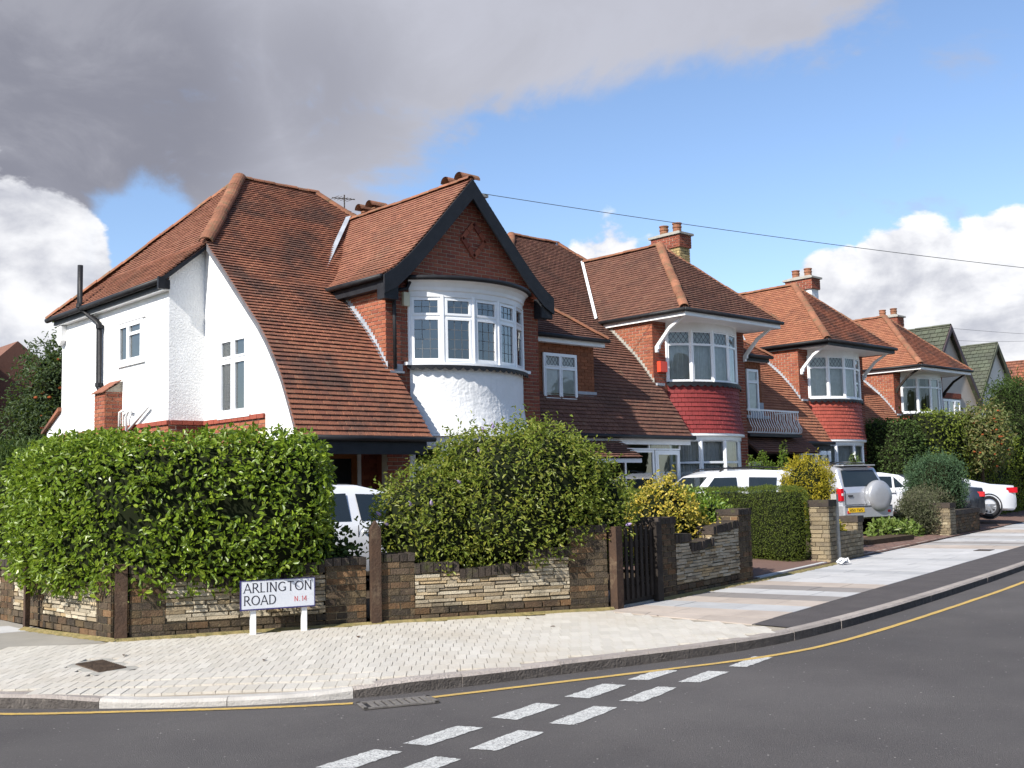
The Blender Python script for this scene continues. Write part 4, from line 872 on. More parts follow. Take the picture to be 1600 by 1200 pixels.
    for a, b in zip(ly, ly[1:]):
        za, zb = z_of(a)+.02+zo, z_of(b)+.02+zo
        fl.add([(cx-.004, cy+a, za), (cx-.004, cy+b, zb), (cx-.004, cy+b, zb+.15), (cx-.004, cy+a, zb+.15)], [(0, 1, 2, 3)]); fl.add([(cx-.004, cy+a, za+.012), (cx-.004, cy+b, zb+.012), (cx-.06, cy+b, zb+.03), (cx-.06, cy+a, za+.03)], [(0, 1, 2, 3)])
    fl.mk('step_flashing', m_concrete if near else m_lead, h)
    MB().box(cx+.02, cx+.3, cy-.10, cy+.01, 3.78+zo, 3.84+zo).mk('flashing', m_lead, h)
    # bow window, frieze, skirt
    xa, xb, dep = cx+.52, cx+W-.40, .60; zs, zh = 3.89+zo, 5.20+zo
    bay_windows(h, xa, xb, cy, dep, zs, zh, [.72, .28], lead, cur, 5, (4, 5), m_glass, 0.0 if near else .0, .062)
    arc_ring(MB(), xa, xb, cy, dep, [(-.03, zh-.03), (.02, zh-.03), (.02, zh+.16), (.05, zh+.19), (.11, ze-.14)]).mk('frieze', m_paint, h)
    arc_ring(MB(), xa, xb, cy, dep, [(-.05, zs+.012), (.07, zs+.005), (.07, zs-.04), (-.05, zs-.04)]).mk('window_sill', m_pvc if not near else m_black, h)
    scallop(h, xa-.04, xb+.04, cy, dep+.02, zs-.035, .05, .12 if zig else .09, 17, m_charcoal, zig)
    _, Rr, th, c_ = arc_pts(xa, xb, cy, dep, 4); cyc = cy+(Rr-dep); zb = 2.60+zo
    def S_sk(u, v):
        z = zb+v; off = .10*max(0, (3.5+zo-z)/.9)**1.6; t = u/Rr; ro = Rr+off; sl_ = -.16*max(0, (3.5+zo-z)/.9)**.6
        eu = V(math.cos(t), math.sin(t), 0); n0 = V(math.sin(t), -math.cos(t), 0); ev = nrm(V(0, 0, 1)+n0*sl_)
        return V(c_+ro*math.sin(t), cyc-ro*math.cos(t), z), eu, ev, np.cross(eu, ev)
    sk = arc_ring(MB(), xa, xb, cy, dep, [(-.012, zs-.04)]+[(.10*max(0, (3.5+zo-z)/.9)**1.6-.012, z) for z in np.linspace(3.5+zo, zb, 8)]).mk('bay_skirt', mred, h, True)
    tiles(sk, mred, S_sk, [rect(-Rr*th, Rr*th, 0, zs-.05-zb)], 260 if near else 0, seed+6, 'hung_tile', .112, .17, .022, .012, jit=.001)
    arc_ring(MB(), xa, xb, cy, dep, [(.12, zb+.005), (.12, zb-.05), (.03, zb-.06), (.03, zb-.16)]).mk('bay_cornice', m_paint, h)
    bay_windows(h, xa, xb, cy, dep, .95+zo, zb-.13, [.62, .38], None, (0.0, 1.0), 4, glass=m_glass, sash=.0, fr=.06)
    arc_ring(MB(), xa, xb, cy, dep, [(.05, .95+zo), (.05, .1)]).mk('bay_base', m_render, h)
    # brackets under the eave
    for bx in (cx+.06, cx+W-.10):
        mb = MB(); p = [(0, 4.66), (-.03, 4.60), (-.12, 4.62), (-.12, 4.72), (-.45, 5.12), (-.95, 5.42), (-.85, 5.42), (-.36, 5.16), (-.0, 4.80)]
        prof = [(-.02, 4.60), (-.09, 4.60), (-.09, 4.66), (-.14, 4.68), (-.15, 4.76), (-.50, 5.12), (-.98, 5.40), (-.88, 5.40), (-.47, 5.19), (-.11, 4.84), (-.02, 4.74)]
        q = [(bx, cy+a, z+zo) for a, z in prof]; mb.prism(q, (.07, 0, 0)); mb.mk('eave_bracket', brk_m, h)
    # rooms
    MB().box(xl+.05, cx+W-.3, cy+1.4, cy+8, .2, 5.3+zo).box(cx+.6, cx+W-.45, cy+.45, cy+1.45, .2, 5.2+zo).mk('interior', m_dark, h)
    # eave of the catslide
    MB().box(xl, cx+.5, cy-.66, cy-.60, 2.30+zo, 2.46+zo).mk('porch_fascia', eave_m, h); gutter(h, (xl, cy-.76, 2.47+zo), (cx+.55, cy-.76, 2.47+zo), .05)
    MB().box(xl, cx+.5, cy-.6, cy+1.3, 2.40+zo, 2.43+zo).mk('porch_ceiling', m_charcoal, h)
    if chim: chimney(h, *chim, seed=seed+9, shaft=None if near else m_render, nm=40 if near else 0)
    return h
H2 = std_house('bow_fronted_house', 'house with brown tiled hipped roof, dark red tile hung bow window and white brackets', 20.39, 17.02, .20, 15.60, 3.8, m_tile2, m_tile2, None, m_redtile, False, m_paint, m_paint, (0, 1), 'mixed', 100, True, chim=(23.72, 18.70, 5.6, 8.62))
H3 = std_house('bow_fronted_house', 'house with bright orange roof, black gutters and white balcony beside its bow window', 28.64, 18.20, .22, 24.21, 3.8, m_tile3, m_tile3f, None, m_redtile3, True, m_black, m_paint, (0, 1), 'mixed', 200, False, chim=(31.7, 19.5, 5.6, 8.42))
H4 = std_house('bow_fronted_house', 'furthest bow windowed house with orange roof and dark timber brackets', 36.9, 19.5, .10, 32.46, 3.8, m_tile3, m_tile3f, None, m_redtile3, False, m_paint, m_woodd, (0, .45), None, 300, False, chim=(39.9, 20.8, 5.6, 8.02))
# dormer of the brown roofed house
def dormer(h, x0, x1, yf, z0, z1, wx, mt, roof_z, hipx, seed, near):
    d = MB().box(x0, x1, yf+.012, yf+2.2, z0, z1).mk('dormer', mat('orange_hung_brick', (.24, .09, .045), (.20, .075, .04), 10, .9, .2, .4, 60), h)
    bricks(d, mat('orange_brick', (.25, .092, .046), (.20, .078, .04), 10, .9, .2, .5, 80, rnd=.12), (0, yf+.012, 0), (1, 0, 0), [rect(x0, x1, z0+.1, z1)], 120 if near else 0, seed)
    window(d, (wx[0], yf-.01, z0+.17), (1, 0, 0), wx[1]-wx[0], z1-z0-.52, [1, 1] if near else [1], [.70, .30], .05, .03, 'mixed' if near else None, None, m_glass, sash=.02, leadn=(4, 5), setback=-.035, back=True, mback=m_net)
    MB().box(x0+.3, x1+.12, yf-.16, yf+.0, z0-.04, z0+.04).mk('flashing', m_lead, d); MB().box(x1-.55, x1+.06, yf-.015, yf+.005, z0+.04, z0+.42).mk('flashing', m_lead, d)
    MB().box(x0, x1+.22, yf-.16, yf-.13, z1-.13, z1+.0).mk('eave_fascia', m_paint if near else m_black, d); gutter(d, (x0, yf-.22, z1+.01), (x1+.30, yf-.22, z1+.01), .05); MB().box(x0, x1+.22, yf-.13, yf, z1-.13, z1-.11).mk('soffit', m_paint, d)
    xe = x1+.28; yr = yf+1.25; zr = z1+.05+1.15; ze = z1+.02
    Sf = plane_S((0, yf-.2, ze), (1, 0, 0), (0, yr-yf+.2, zr-ze)); hf = math.hypot(yr-yf+.2, zr-ze)
    P = [[(x0, 0), (xe, 0), (hipx, hf), (x0, hf)]]; rd = deck_from(Sf, P, mt, d, 'dormer_roof'); tiles(rd, mt, Sf, P, 200 if near else 0, seed+1) if False else tiles(d, mt, Sf, P, 200 if near else 0, seed+1)
    MB().add([(xe, yf-.2, ze), (xe, yf+1.3, ze), (hipx, yr+1.6, zr), (hipx, yr, zr)], [(0, 1, 2, 3)]).add([(x0, yr, zr), (hipx, yr, zr), (hipx, yr+1.6, zr), (x0, yr+1.6, zr)], [(0, 1, 2, 3)]).mk('dormer_roof', mt, d)
    ridge_line(d, (xe+.02, yf-.22, ze+.05), (hipx, yr, zr+.04), .09, seg=.3)
dormer(H2, 15.62, 17.97, 16.75, 3.27, 4.84, (16.32, 17.36), m_tile2, 6.1, 16.95, 130, True)
dormer(H3, 24.23, 26.05, 17.80, 3.4, 5.10, (25.3, 25.85), m_tile3f, 6.1, 25.0, 230, False)
# glazed porch of the brown roofed house
pz = 2.44
pf = thing('glazed_porch', (19.2, 16.45, .16), 'white framed glazed porch with sliding doors under the brown catslide roof', 'porch')
window(pf, (16.6, 16.46, pz-.06), (1, 0, 0), 4.0, .22, [1, 1, 1, 1.2], [1], .035, .05, None, None, m_glassd, sash=0, name='fanlight')
window(pf, (16.6, 16.46, .2), (1, 0, 0), 3.02, pz-.27, [1, 1, 1], [1], .05, .05, None, None, m_glassd, sash=0, name='side_light')
dd = window(pf, (19.66, 16.45, .2), (1, 0, 0), .90, pz-.27, [1], [1], .05, .05, None, None, m_glassd, sash=.05, name='door')
MB().tube([(19.76, 16.40, 1.2), (19.86, 16.38, 1.2)], .014, 6).mk('handle', m_lead, dd)
MB().box(16.6, 20.6, 16.44, 16.52, .16, .2).mk('threshold', m_concrete, pf)
MB().box(15.7, 20.45, 18.1, 18.2, .2, 2.5).mk('inner_wall', m_brickd, pf)
cn = thing('tiled_canopy', (17.4, 15.9, 1.9), 'small dark tiled canopy with white edge left of the glazed porch', 'canopy')
Sc_ = plane_S((0, 15.72, 2.16), (1, 0, 0), (0, .7, .42)); Pc = [rect(15.8, 18.35, 0, .8)]; deck_from(Sc_, Pc, m_tile2, cn, 'canopy_deck'); tiles(cn, m_tile2, Sc_, Pc, 80, 140)
MB().box(15.8, 18.35, 15.74, 15.77, 2.06, 2.15).mk('canopy_fascia', m_paint, cn); MB().prism([(18.30, 15.76, 2.10), (18.30, 16.4, 2.10), (18.30, 16.4, 2.5)], (.03, 0, 0)).mk('canopy_cheek', m_paint, cn)
# alarm box, balcony, hanging basket, lower roof of the orange house
MB().box(20.52, 20.78, 16.90, 17.01, 4.32, 4.58).mk('alarm_box', mat('red_plastic', (.75, .07, .03), (.68, .06, .03), 2, .4, .5), H2)
bc = thing('balcony', (26.1, 17.2, 2.85), 'small balcony with bellied white iron railings above the dark porch', 'balcony')
MB().box(24.2, 26.7, 16.95, 17.9, 2.80, 2.88).mk('deck', m_black, bc)
rl_ = MB().box(24.2, 26.66, 17.0, 17.03, 3.50, 3.54).box(26.63, 26.66, 17.03, 17.8, 3.50, 3.54).box(24.2, 26.66, 17.0, 17.03, 2.90, 2.93).box(26.63, 26.66, 17.03, 17.8, 2.90, 2.93); rl_.mk('rail', m_paint, bc)
bell = [(0, 3.50), (.02, 3.40), (.01, 3.28), (.06, 3.14), (.13, 3.02), (.11, 2.93), (0, 2.90)]
for i in range(22): x_ = 24.25+i*.112; MB().tube([(x_, 17.015-o, z) for o, z in bell], .011, 5).mk('baluster', m_paint, bc)
for i in range(7): y_ = 17.05+i*.112; MB().tube([(26.645+o, y_, z) for o, z in bell], .011, 5).mk('baluster', m_paint, bc)
lo = thing('porch_roof', (26.2, 17.0, 2.2), 'dark tiled porch roof below the white balcony', 'porch roof')
Sc_ = plane_S((0, 16.75, 2.36), (1, 0, 0), (0, .55, .45)); Pc = [rect(24.25, 27.3, 0, .7)]; deck_from(Sc_, Pc, m_tile2, lo, 'roof_deck'); tiles(lo, m_tile2, Sc_, Pc, 60, 240)
window(lo, (24.3, 18.0, .3), (1, 0, 0), 1.9, 1.85, [.5, .8, .5], [1], .06, .05, None, None, m_glassd, sash=.04, name='porch_door')
window(lo, (27.2, 17.35, .9), (1, 0, 0), 1.6, 1.55, [1, 1], [1], .07, .05, None, None, m_glassd, sash=.05, name='porch_window')
hb = thing('hanging_basket', (28.2, 17.1, 2.0), 'black hanging basket under the eave of the orange roofed house', 'basket')
MB().lathe((28.2, 17.1, 1.92), [(.03, 0), (.13, .05), (.19, .15), (.2, .2)], 14).mk('bowl', m_black, hb, True); MB().tube([(28.2, 17.1, 2.5), (28.2, 17.1, 2.1)], .008, 4).mk('chain', m_black, hb)
# ------------------------------------------------------------------ garden walls, posts, gate, street sign
def garden_wall(name, label, a, b, parts, seed):
    """parts: ('pier', u0, u1, h) or ('panel', u0, u1, [(u, h), ...]); u runs along the wall, outside face towards the street"""
    a, b = V(*a, 0), V(*b, 0); d = nrm(b-a); n = V(d[1], -d[0], 0); z0 = .10
    w = thing(name, tuple(a+V(0, 0, z0)), label, 'wall', 'stone and brick front garden walls')
    P = lambda u, v, o: a+d*u+V(0, 0, z0+v)+n*o
    for k, p in enumerate(parts):
        u0, u1 = p[1], p[2]; c = (u0+u1)/2
        if p[0] == 'pier':
            h = p[3]; hb = h-.07
            mb = MB(); mb.obox(P(u0, 0, -.34), d*(u1-u0), n*.33, V(0, 0, hb)); pr = mb.mk('pier', m_stockmortar, w)
            bricks(pr, m_stock, P(0, 0, -.012), d, [rect(u0, u1, 0, hb)], 120, seed+k, proud=.016)
            bricks(pr, m_stock, P(u1, 0, -.34)+d*-.004, -n*-1, [rect(0, .33, 0, hb)], 60, seed+k+40, proud=.014) if False else None
            # side faces
            pieces('brick', pr, m_stock, plane_S(P(u0, 0, 0)+d*.006, n, (0, 0, 1)) if False else plane_S(P(u0, 0, -.34)+d*.004, n, (0, 0, 1)), [rect(0, .33, 0, hb)], .075, .225, .012, .011, .5, 0, 40, seed+k+60)
            pieces('brick', pr, m_stock, plane_S(P(u1, 0, 0)-d*.004, -n, (0, 0, 1)), [rect(0.01, .34, 0, hb)], .075, .225, .012, .011, .5, 0, 40, seed+k+80)
            nb = max(2, int((u1-u0)/.078)); lw = (u1-u0+.03)/nb; rg = random.Random(seed+k)
            for i in range(nb): MB().obox(P(u0-.015+i*lw, hb, -.35+rg.uniform(-.005, .005)), d*(lw-.009), n*.365, V(0, 0, .085+rg.uniform(-.004, .006))).mk('coping_brick', m_cope, pr)
        else:
            tops = p[3]
            us = np.arange(u0, u1+1e-6, .05); H_ = lambda u: float(np.interp(u, [t[0] for t in tops], [t[1] for t in tops]))
            mb = MB()
            for q, r in zip(us, us[1:]): mb.obox(P(q, 0, -.25), d*(r-q), n*.22, V(0, 0, max(.1, H_((q+r)/2)-.11)))
            pn = mb.mk('panel', m_stockmortar, w)
            bricks(pn, m_stock, P(0, 0, -.03), d, [rect(u0, u1, 0, .15)], 60, seed+k, proud=.035)
            # thin stones laid in courses, stopping under the coping
            segs = [(q, min(q+.25, u1)) for q in np.arange(u0, u1-.01, .25)]
            hm = max(t[1] for t in tops)
            pieces('stone', pn, m_stone, plane_S(P(0, 0, -.03), d, (0, 0, 1)), [rect(u0+.01, u1-.01, .155, hm-.10)], .0405, .25, .03, .007, .5, 0, 300, seed+k+5, .009, v0=.155, lenvar=.6,
                   keep=lambda Q: (Q[2]-z0) < H_((Q-a) @ d)-.125)
            rg = random.Random(seed+k+9); u = u0
            while u < u1-.03:
                h = H_(u+.035)-.11; MB().obox(P(u, h+rg.uniform(-.004, .004), -.26+rg.uniform(-.006, .006)), d*.066, n*.275, V(0, 0, .11)).mk('coping_brick', m_cope, pn); u += .076
    return w
WA = garden_wall('garden_wall', 'side wall with sunlit cream stone panels, left of the corner post', (4.36, 16.2), (4.60, 11.12), [('panel', 0, 2.0, [(0, .62), (2, .62)]), ('pier', 2.0, 2.42, .72), ('panel', 2.42, 2.9, [(2.42, .66), (2.9, .66)]), ('pier', 2.9, 3.30, .74), ('panel', 3.30, 4.68, [(3.30, .70), (3.48, .70), (3.49, .60), (4.34, .60), (4.35, .70), (4.68, .70)]), ('pier', 4.68, 5.02, .76)], 400)
WB = garden_wall('garden_wall', 'wall with long stone panel behind the street name sign, under the laurel hedge', (4.70, 10.96), (7.02, 10.04), [('pier', 0, .34, .74), ('panel', .34, 2.02, [(.34, .70), (.72, .70), (.73, .60), (1.6, .60), (1.61, .70), (2.02, .70)]), ('pier', 2.02, 2.46, .72)], 420)
WC = garden_wall('garden_wall', 'wall with dappled stone panel under the rounded green shrub', (7.14, 9.98), (9.68, 8.86), [('pier', -.04, .38, .74), ('panel', .38, 2.26, [(.38, .64), (.9, .64), (.91, .55), (1.72, .60), (1.73, .74), (2.26, .76)]), ('pier', 2.26, 2.74, .98)], 440)
WD = garden_wall('garden_wall', 'shaded wall with dipped dark coping, right of the picket gate', (10.80, 9.03), (13.66, 9.62), [('pier', 0, .46, 1.02), ('panel', .46, 2.46, [(.46, .80), (.90, .80), (.91, .66), (1.6, .70), (1.61, .86), (2.46, .92)]), ('pier', 2.46, 2.90, 1.06)], 460)
def post(x, y, h, w=.11, label='', rot=0, m=None, point=True):
    d = V(math.cos(rot), math.sin(rot), 0)*w/2; e = V(-d[1], d[0], 0); c = V(x, y, 0); z0 = .09; mb = MB()
    b = [c-d-e, c+d-e, c+d+e, c-d+e]; z1 = z0+h; r = random.Random(int(x*100))
    rings = []
    for z in np.linspace(z0, z1-(.09 if point else 0), 6): rings.append([p+V(r.uniform(-.003, .003), r.uniform(-.003, .003), z) for p in b])
    vs = sum(rings, []); fs = [(i*4+k, i*4+(k+1) % 4, i*4+4+(k+1) % 4, i*4+4+k) for i in range(5) for k in range(4)]
    if point: vs += [(c-e+V(0, 0, z1)), (c+e+V(0, 0, z1))]; fs += [(20, 21, 24), (22, 23, 25), (21, 22, 25, 24), (23, 20, 24, 25)]
    else: fs += [(20, 21, 22, 23)]
    o = mk('fence_post', np.array(vs)-np.array([x, y, z0]), fs, m or m_wood); o.location = (x, y, z0); ORG[o.name] = V(x, y, z0)
    return tag(o, label, 'post')
post(4.63, 11.02, .78, .12, 'weathered brown post at the street corner of the laurel hedge', R(-22), point=False)
post(4.36, 12.99, .80, .055, 'thin dark post on the side wall under the hedge end', R(-85), point=False)
post(7.08, 10.00, 1.14, .11, 'tall brown pointed post between two brick piers, before the white car', R(-22))
post(9.76, 8.84, .98, .12, 'dark brown gate post beside the brick pier under the shrub', R(5), point=False)
post(10.70, 9.00, 1.0, .12, 'near black gate post on the hinge side, against the shaded wall', R(5), m_woodd, point=False)
# picket gate
ga, gb = V(9.84, 8.87, 0), V(10.63, 9.00, 0); gd = nrm(gb-ga); gn = V(gd[1], -gd[0], 0); GL = np.linalg.norm(gb-ga)
gt = thing('picket_gate', tuple((ga+gb)/2+V(0, 0, .1)), 'black wooden picket gate between two posts', 'gate')
for i in range(7):
    u = .02+i*(GL-.10)/6; h = .86+.05*math.sin(math.pi*i/6)
    MB().obox(ga+gd*u+V(0, 0, .18), gd*.056, gn*.022, V(0, 0, h-.05)).prism([ga+gd*u+V(0, 0, .13+h), ga+gd*(u+.056)+V(0, 0, .13+h), ga+gd*(u+.028)+V(0, 0, .18+h)], gn*.022).mk('picket', m_woodd, gt)
for z in (.36, .80): MB().obox(ga-gn*.035+V(0, 0, z), gd*GL, gn*.034, V(0, 0, .07)).mk('rail', m_woodd, gt)
MB().obox(ga-gn*.02+V(0, 0, .13), gd*GL, gn*.02, V(0, 0, .20)).mk('kick_board', m_woodd, gt)
MB().obox(ga-V(0, 0, 0)-gn*.3+V(0, 0, .09), gd*GL, gn*.3, V(0, 0, .03)).mk('step', m_concrete, gt)
# letters are drawn as strokes with small serifs
GL_ = {'A': [((0, 0), (.42, 1)), ((.42, 1), (.84, 0)), ((.16, .34), (.68, .34))], 'R': [((.1, 0), (.1, 1)), ((.1, .96), (.4, .96)), 'arc .38 .73 .23 -90 90', ((.1, .50), (.4, .50)), ((.34, .5), (.78, 0))],
       'L': [((.1, 0), (.1, 1)), ((.1, .04), (.58, .04))], 'I': [((.1, 0), (.1, 1))], 'N': [((.1, 0), (.1, 1)), ((.1, 1), (.76, 0)), ((.76, 0), (.76, 1))], 'G': ['arc .5 .5 .46 45 320', ((.84, .08), (.84, .42)), ((.62, .42), (.9, .42))],
       'T': [((.38, 0), (.38, 1)), ((0, .96), (.76, .96))], 'O': ['arc .5 .5 .46 0 360'], 'D': [((.1, 0), (.1, 1)), ((.1, .96), (.36, .96)), ((.1, .04), (.36, .04)), 'arc .34 .5 .46 -90 90'], '.': [((.1, 0), (.1, .12))],
       '1': [((.2, 0), (.2, 1)), ((.02, .84), (.2, 1))], '4': [((.58, 0), (.58, 1)), ((.58, 1), (0, .3)), ((0, .3), (.78, .3))], 'H': [((.1, 0), (.1, 1)), ((.7, 0), (.7, 1)), ((.1, .5), (.7, .5))], '5': [((.62, .96), (.14, .96)), ((.14, .96), (.1, .56)), 'arc .34 .32 .3 -150 115'],
       '0': ['arc .4 .5 .38 0 360'], 'W': [((0, 1), (.24, 0)), ((.24, 0), (.48, .8)), ((.48, .8), (.72, 0)), ((.72, 0), (.96, 1))], 'S': ['arc .36 .74 .24 30 270', 'arc .36 .26 .26 -150 90'], ' ': []}
WID = {'A': .9, 'R': .84, 'L': .66, 'I': .28, 'N': .94, 'G': 1.02, 'T': .84, 'O': 1.06, 'D': .96, '.': .26, '1': .42, '4': .86, 'H': .88, '5': .78, '0': .86, 'W': 1.04, 'S': .78, ' ': .4}
def lettering(text, o, eu, up, h, sp=.12, wt=.11, serif=True):
    n = np.cross(eu, up); mb = MB(); x = 0.
    def stroke(p, q, w):
        p = np.array(p); q = np.array(q); d = (q-p)/max(1e-6, np.linalg.norm(q-p)); s = np.array([-d[1], d[0]])*w/2
        c = [p-s, q-s, q+s, p+s]; mb.prism([o+eu*(x+k[0])*h+up*k[1]*h for k in c], n*.0015)
    for ch in text:
        for g in GL_[ch]:
            if isinstance(g, str):
                _, cx, cy, r, a0, a1 = g.split(); cx, cy, r, a0, a1 = map(float, (cx, cy, r, a0, a1)); k = 18
                for i in range(k):
                    t0 = R(a0+(a1-a0)*i/k); t1 = R(a0+(a1-a0)*(i+1.06)/k); ww = wt*(.75+.5*abs(math.cos((t0+t1)/2)))
                    stroke((cx+r*math.cos(t0), cy+r*math.sin(t0)), (cx+r*math.cos(t1), cy+r*math.sin(t1)), ww)
            else:
                p, q = g; hor = abs(p[1]-q[1]) < .05; stroke(p, q, wt*(.72 if hor or (p[0] < q[0] and p[1] < q[1]) else 1.1))
                if serif and not hor:
                    for e in (p, q):
                        if e[1] in (0, 1) and not (ch == 'A' and e[1] == 1) and not (ch == 'N' and e == (.76, 0)): stroke((e[0]-.11, e[1]*.96+.02), (e[0]+.11, e[1]*.96+.02), .045)
        x += WID[ch]+sp
    return mb, x*h
sg = thing('street_sign', (5.96, 10.2, .1), 'white street name sign reading ARLINGTON ROAD on two short posts', 'street sign')
sd = nrm(V(.956, -.293, 0)); sn = V(sd[1], -sd[0], 0); so_ = V(5.60, 10.315, 0); m_sign = mat('sign_white', (.60, .62, .66), (.55, .57, .61), 5, .4, .5, stain=[(9, .6, .75, (.42, .43, .45), .4)])
m_navy = mat('sign_blue_edge', (.035, .03, .13), None, 3, .4)
MB().obox(so_+V(0, 0, .365), sd*.775, sn*.018, V(0, 0, .29)).mk('plate', m_sign, sg)
eb = MB(); 
for (u, v, w, h) in ((-.008, -.012, .791, .013), (-.008, .289, .791, .007), (-.008, 0, .009, .29), (.774, 0, .009, .29)): eb.obox(so_+sd*u+V(0, 0, .365+v)-sn*.002, sd*w, sn*.024, V(0, 0, h))
eb.mk('edge', m_navy, sg)
m_ink = mat('sign_black', (.02, .018, .03), None, 3, .5); m_inkr = mat('sign_red', (.55, .05, .05), None, 3, .5); up_ = V(0, 0, 1); face = so_+sn*.0185
tx, wd = lettering('ARLINGTON', V(0, 0, 0), sd, up_, 1, .10); hL = .715/wd; hT = .098
def place_text(text, u, v, h, target=None, m=m_ink, wt=.11):
    mb, w = lettering(text, V(0, 0, 0), sd, up_, 1, .10, wt); k = h if not target else None
    sx = (target/w) if target else h
    vs = [];  
    for p in mb.v:
        p = np.array(p); a_ = p @ sd; z = p[2]; nn = p @ sn; vs.append(face+sd*(u+a_*sx)+V(0, 0, .365+v+z*h)+sn*(nn if abs(nn) < .01 else .0015))
    mk('lettering', vs, mb.f, m, sg)
place_text('ARLINGTON', .030, .168, .098, .730); place_text('ROAD', .030, .040, .098, .350); place_text('N', .560, .055, .050, .045, m_inkr); place_text('.', .610, .055, .050, .016, m_inkr); place_text('14', .640, .055, .050, .060, m_inkr)
for u in (.105, .645): MB().obox(so_+sd*u+V(0, 0, .08), sd*.055, -sn*.05, V(0, 0, .55)).mk('post', m_paint, sg)
# piers and low walls at the drives
m_pierst = mat('tan_walling', (.26, .21, .135), (.19, .15, .10), 8, .9, .2, .9, 70, rnd=.22, pal=[(.30, .24, .15), (.20, .16, .10), (.33, .28, .19), (.14, .11, .075)], stain=[(3, .5, .68, (.06, .05, .04), .6)])
def small_pier(name, label, x, y, w, dp, h, cap, m, rot=.21, seed=0):
    d = nrm(V(1, rot, 0)); n = V(d[1], -d[0], 0); t = thing(name, (x, y, .1), label, 'pier'); o = V(x, y, .1)
    b = MB().obox(o+d*.01+n*-.01, d*(w-.02), -n*(dp-.02), V(0, 0, h)).mk('core', m_stockmortar, t)
    for S_, r_ in ((plane_S(o, d, (0, 0, 1)), rect(0, w, 0, h)), (plane_S(o-n*dp, n, (0, 0, 1)), rect(0, dp, 0, h)), (plane_S(o+d*w, -n, (0, 0, 1)), rect(0, dp, 0, h))):
        pieces('stone', t, m, S_, [r_], .075, .22, .014, .010, .5, 0, 90, seed, .004, lenvar=.3)
    if cap: MB().obox(o-d*.03+n*.03+V(0, 0, h), d*(w+.06), -n*(dp+.06), V(0, 0, .12)).mk('cap', m_cope, t)
    return t
small_pier('gate_pier', 'brick pier with dark cap at the right end of the clipped yew hedge', 17.32, 10.55, .36, .34, 1.0, True, m_pierst, seed=480)
small_pier('low_wall', 'low stone wall end beside the pier at the silver car drive', 17.86, 10.69, 1.25, .34, .52, False, m_pierst, seed=484)
small_pier('gate_pier', 'small stone pier by the rear of the silver car', 18.95, 10.93, .30, .3, .66, True, m_pierst, seed=487)
o = MB().obox((17.71, 10.60, .1), V(.10, .02, 0), V(-.02, .1, 0), V(0, 0, 1.22)).mk('concrete_post', m_concrete); tag(o, 'slim grey concrete post against the capped brick pier', 'post')
small_pier('gate_pier', 'pale brick pier at the left end of the far planter wall', 26.5, 12.72, .55, .45, .72, True, m_pierst, seed=490)
small_pier('low_wall', 'dark low planter wall right of the pale pier, under the lavender', 27.1, 12.86, 2.6, .4, .52, True, m_stock, seed=494)
# telephone wires
m_wire = mat('wire', (.05, .055, .06), None, 3, .6)
def wire(a, b, sag, label):
    a, b = V(*a), V(*b); pts = []
    for i in range(25): t = i/24; p = a+(b-a)*t; p[2] -= sag*4*t*(1-t); pts.append(p)
    tag(MB().tube(pts, .008, 5).mk('telephone_wire', m_wire), label, 'wire')
wire((15.3, 17.8, 8.12), (31.0, 9.4, 6.6), .12, 'telephone wire from the gable chimney across the blue sky')
wire((52, 24.5, 9.0), (70, 22, 9.6), .1, 'upper thin wire by the green gabled roofs')
wire((45, 24, 8.0), (75, 28, 10.6), .2, 'lower thin wire rising behind the green gabled roofs')
# litter and fallen leaves
m_dead = mat('dead_leaf', (.12, .06, .03), (.08, .045, .025), 6, .8)
rg = random.Random(12)
for (x, y, lb) in ((4.9, 8.6, 'dead brown leaf nearest the dropped kerb'), (6.3, 9.2, 'dead brown leaf in front of the street sign post'), (8.35, 8.9, 'dead brown leaf close to the dappled wall'), (8.05, 8.2, 'dead brown leaf midway between dappled wall and kerb'), (9.4, 7.9, 'dead brown leaf at the joint of blocks and slabs'), (4.2, 9.9, 'dead brown leaf just behind the manhole cover')):
    s = rg.uniform(.03, .055); a = rg.uniform(0, 6); e = V(math.cos(a), math.sin(a), 0); f = V(-e[1], e[0], 0); c = V(x, y, zp(x, y)+.006)
    tag(mk('fallen_leaf', [c-e*s, c+f*s*.5+V(0, 0, .012), c+e*s+V(0, 0, .006), c-f*s*.5+V(0, 0, .014)], [(0, 1, 2, 3)], m_dead), lb, 'leaf', 'fallen leaves on the pavement')
pl_ = MB(); r2 = random.Random(5); vs = [(17.15+r2.uniform(-.14, .14), 10.2+r2.uniform(-.1, .1), .102+abs(r2.gauss(0, .05))) for _ in range(14)]
tag(mk('litter', vs, [(i, (i+3) % 14, (i+7) % 14) for i in range(14)], m_paint), 'crumpled white litter at the foot of the capped pier', 'litter')
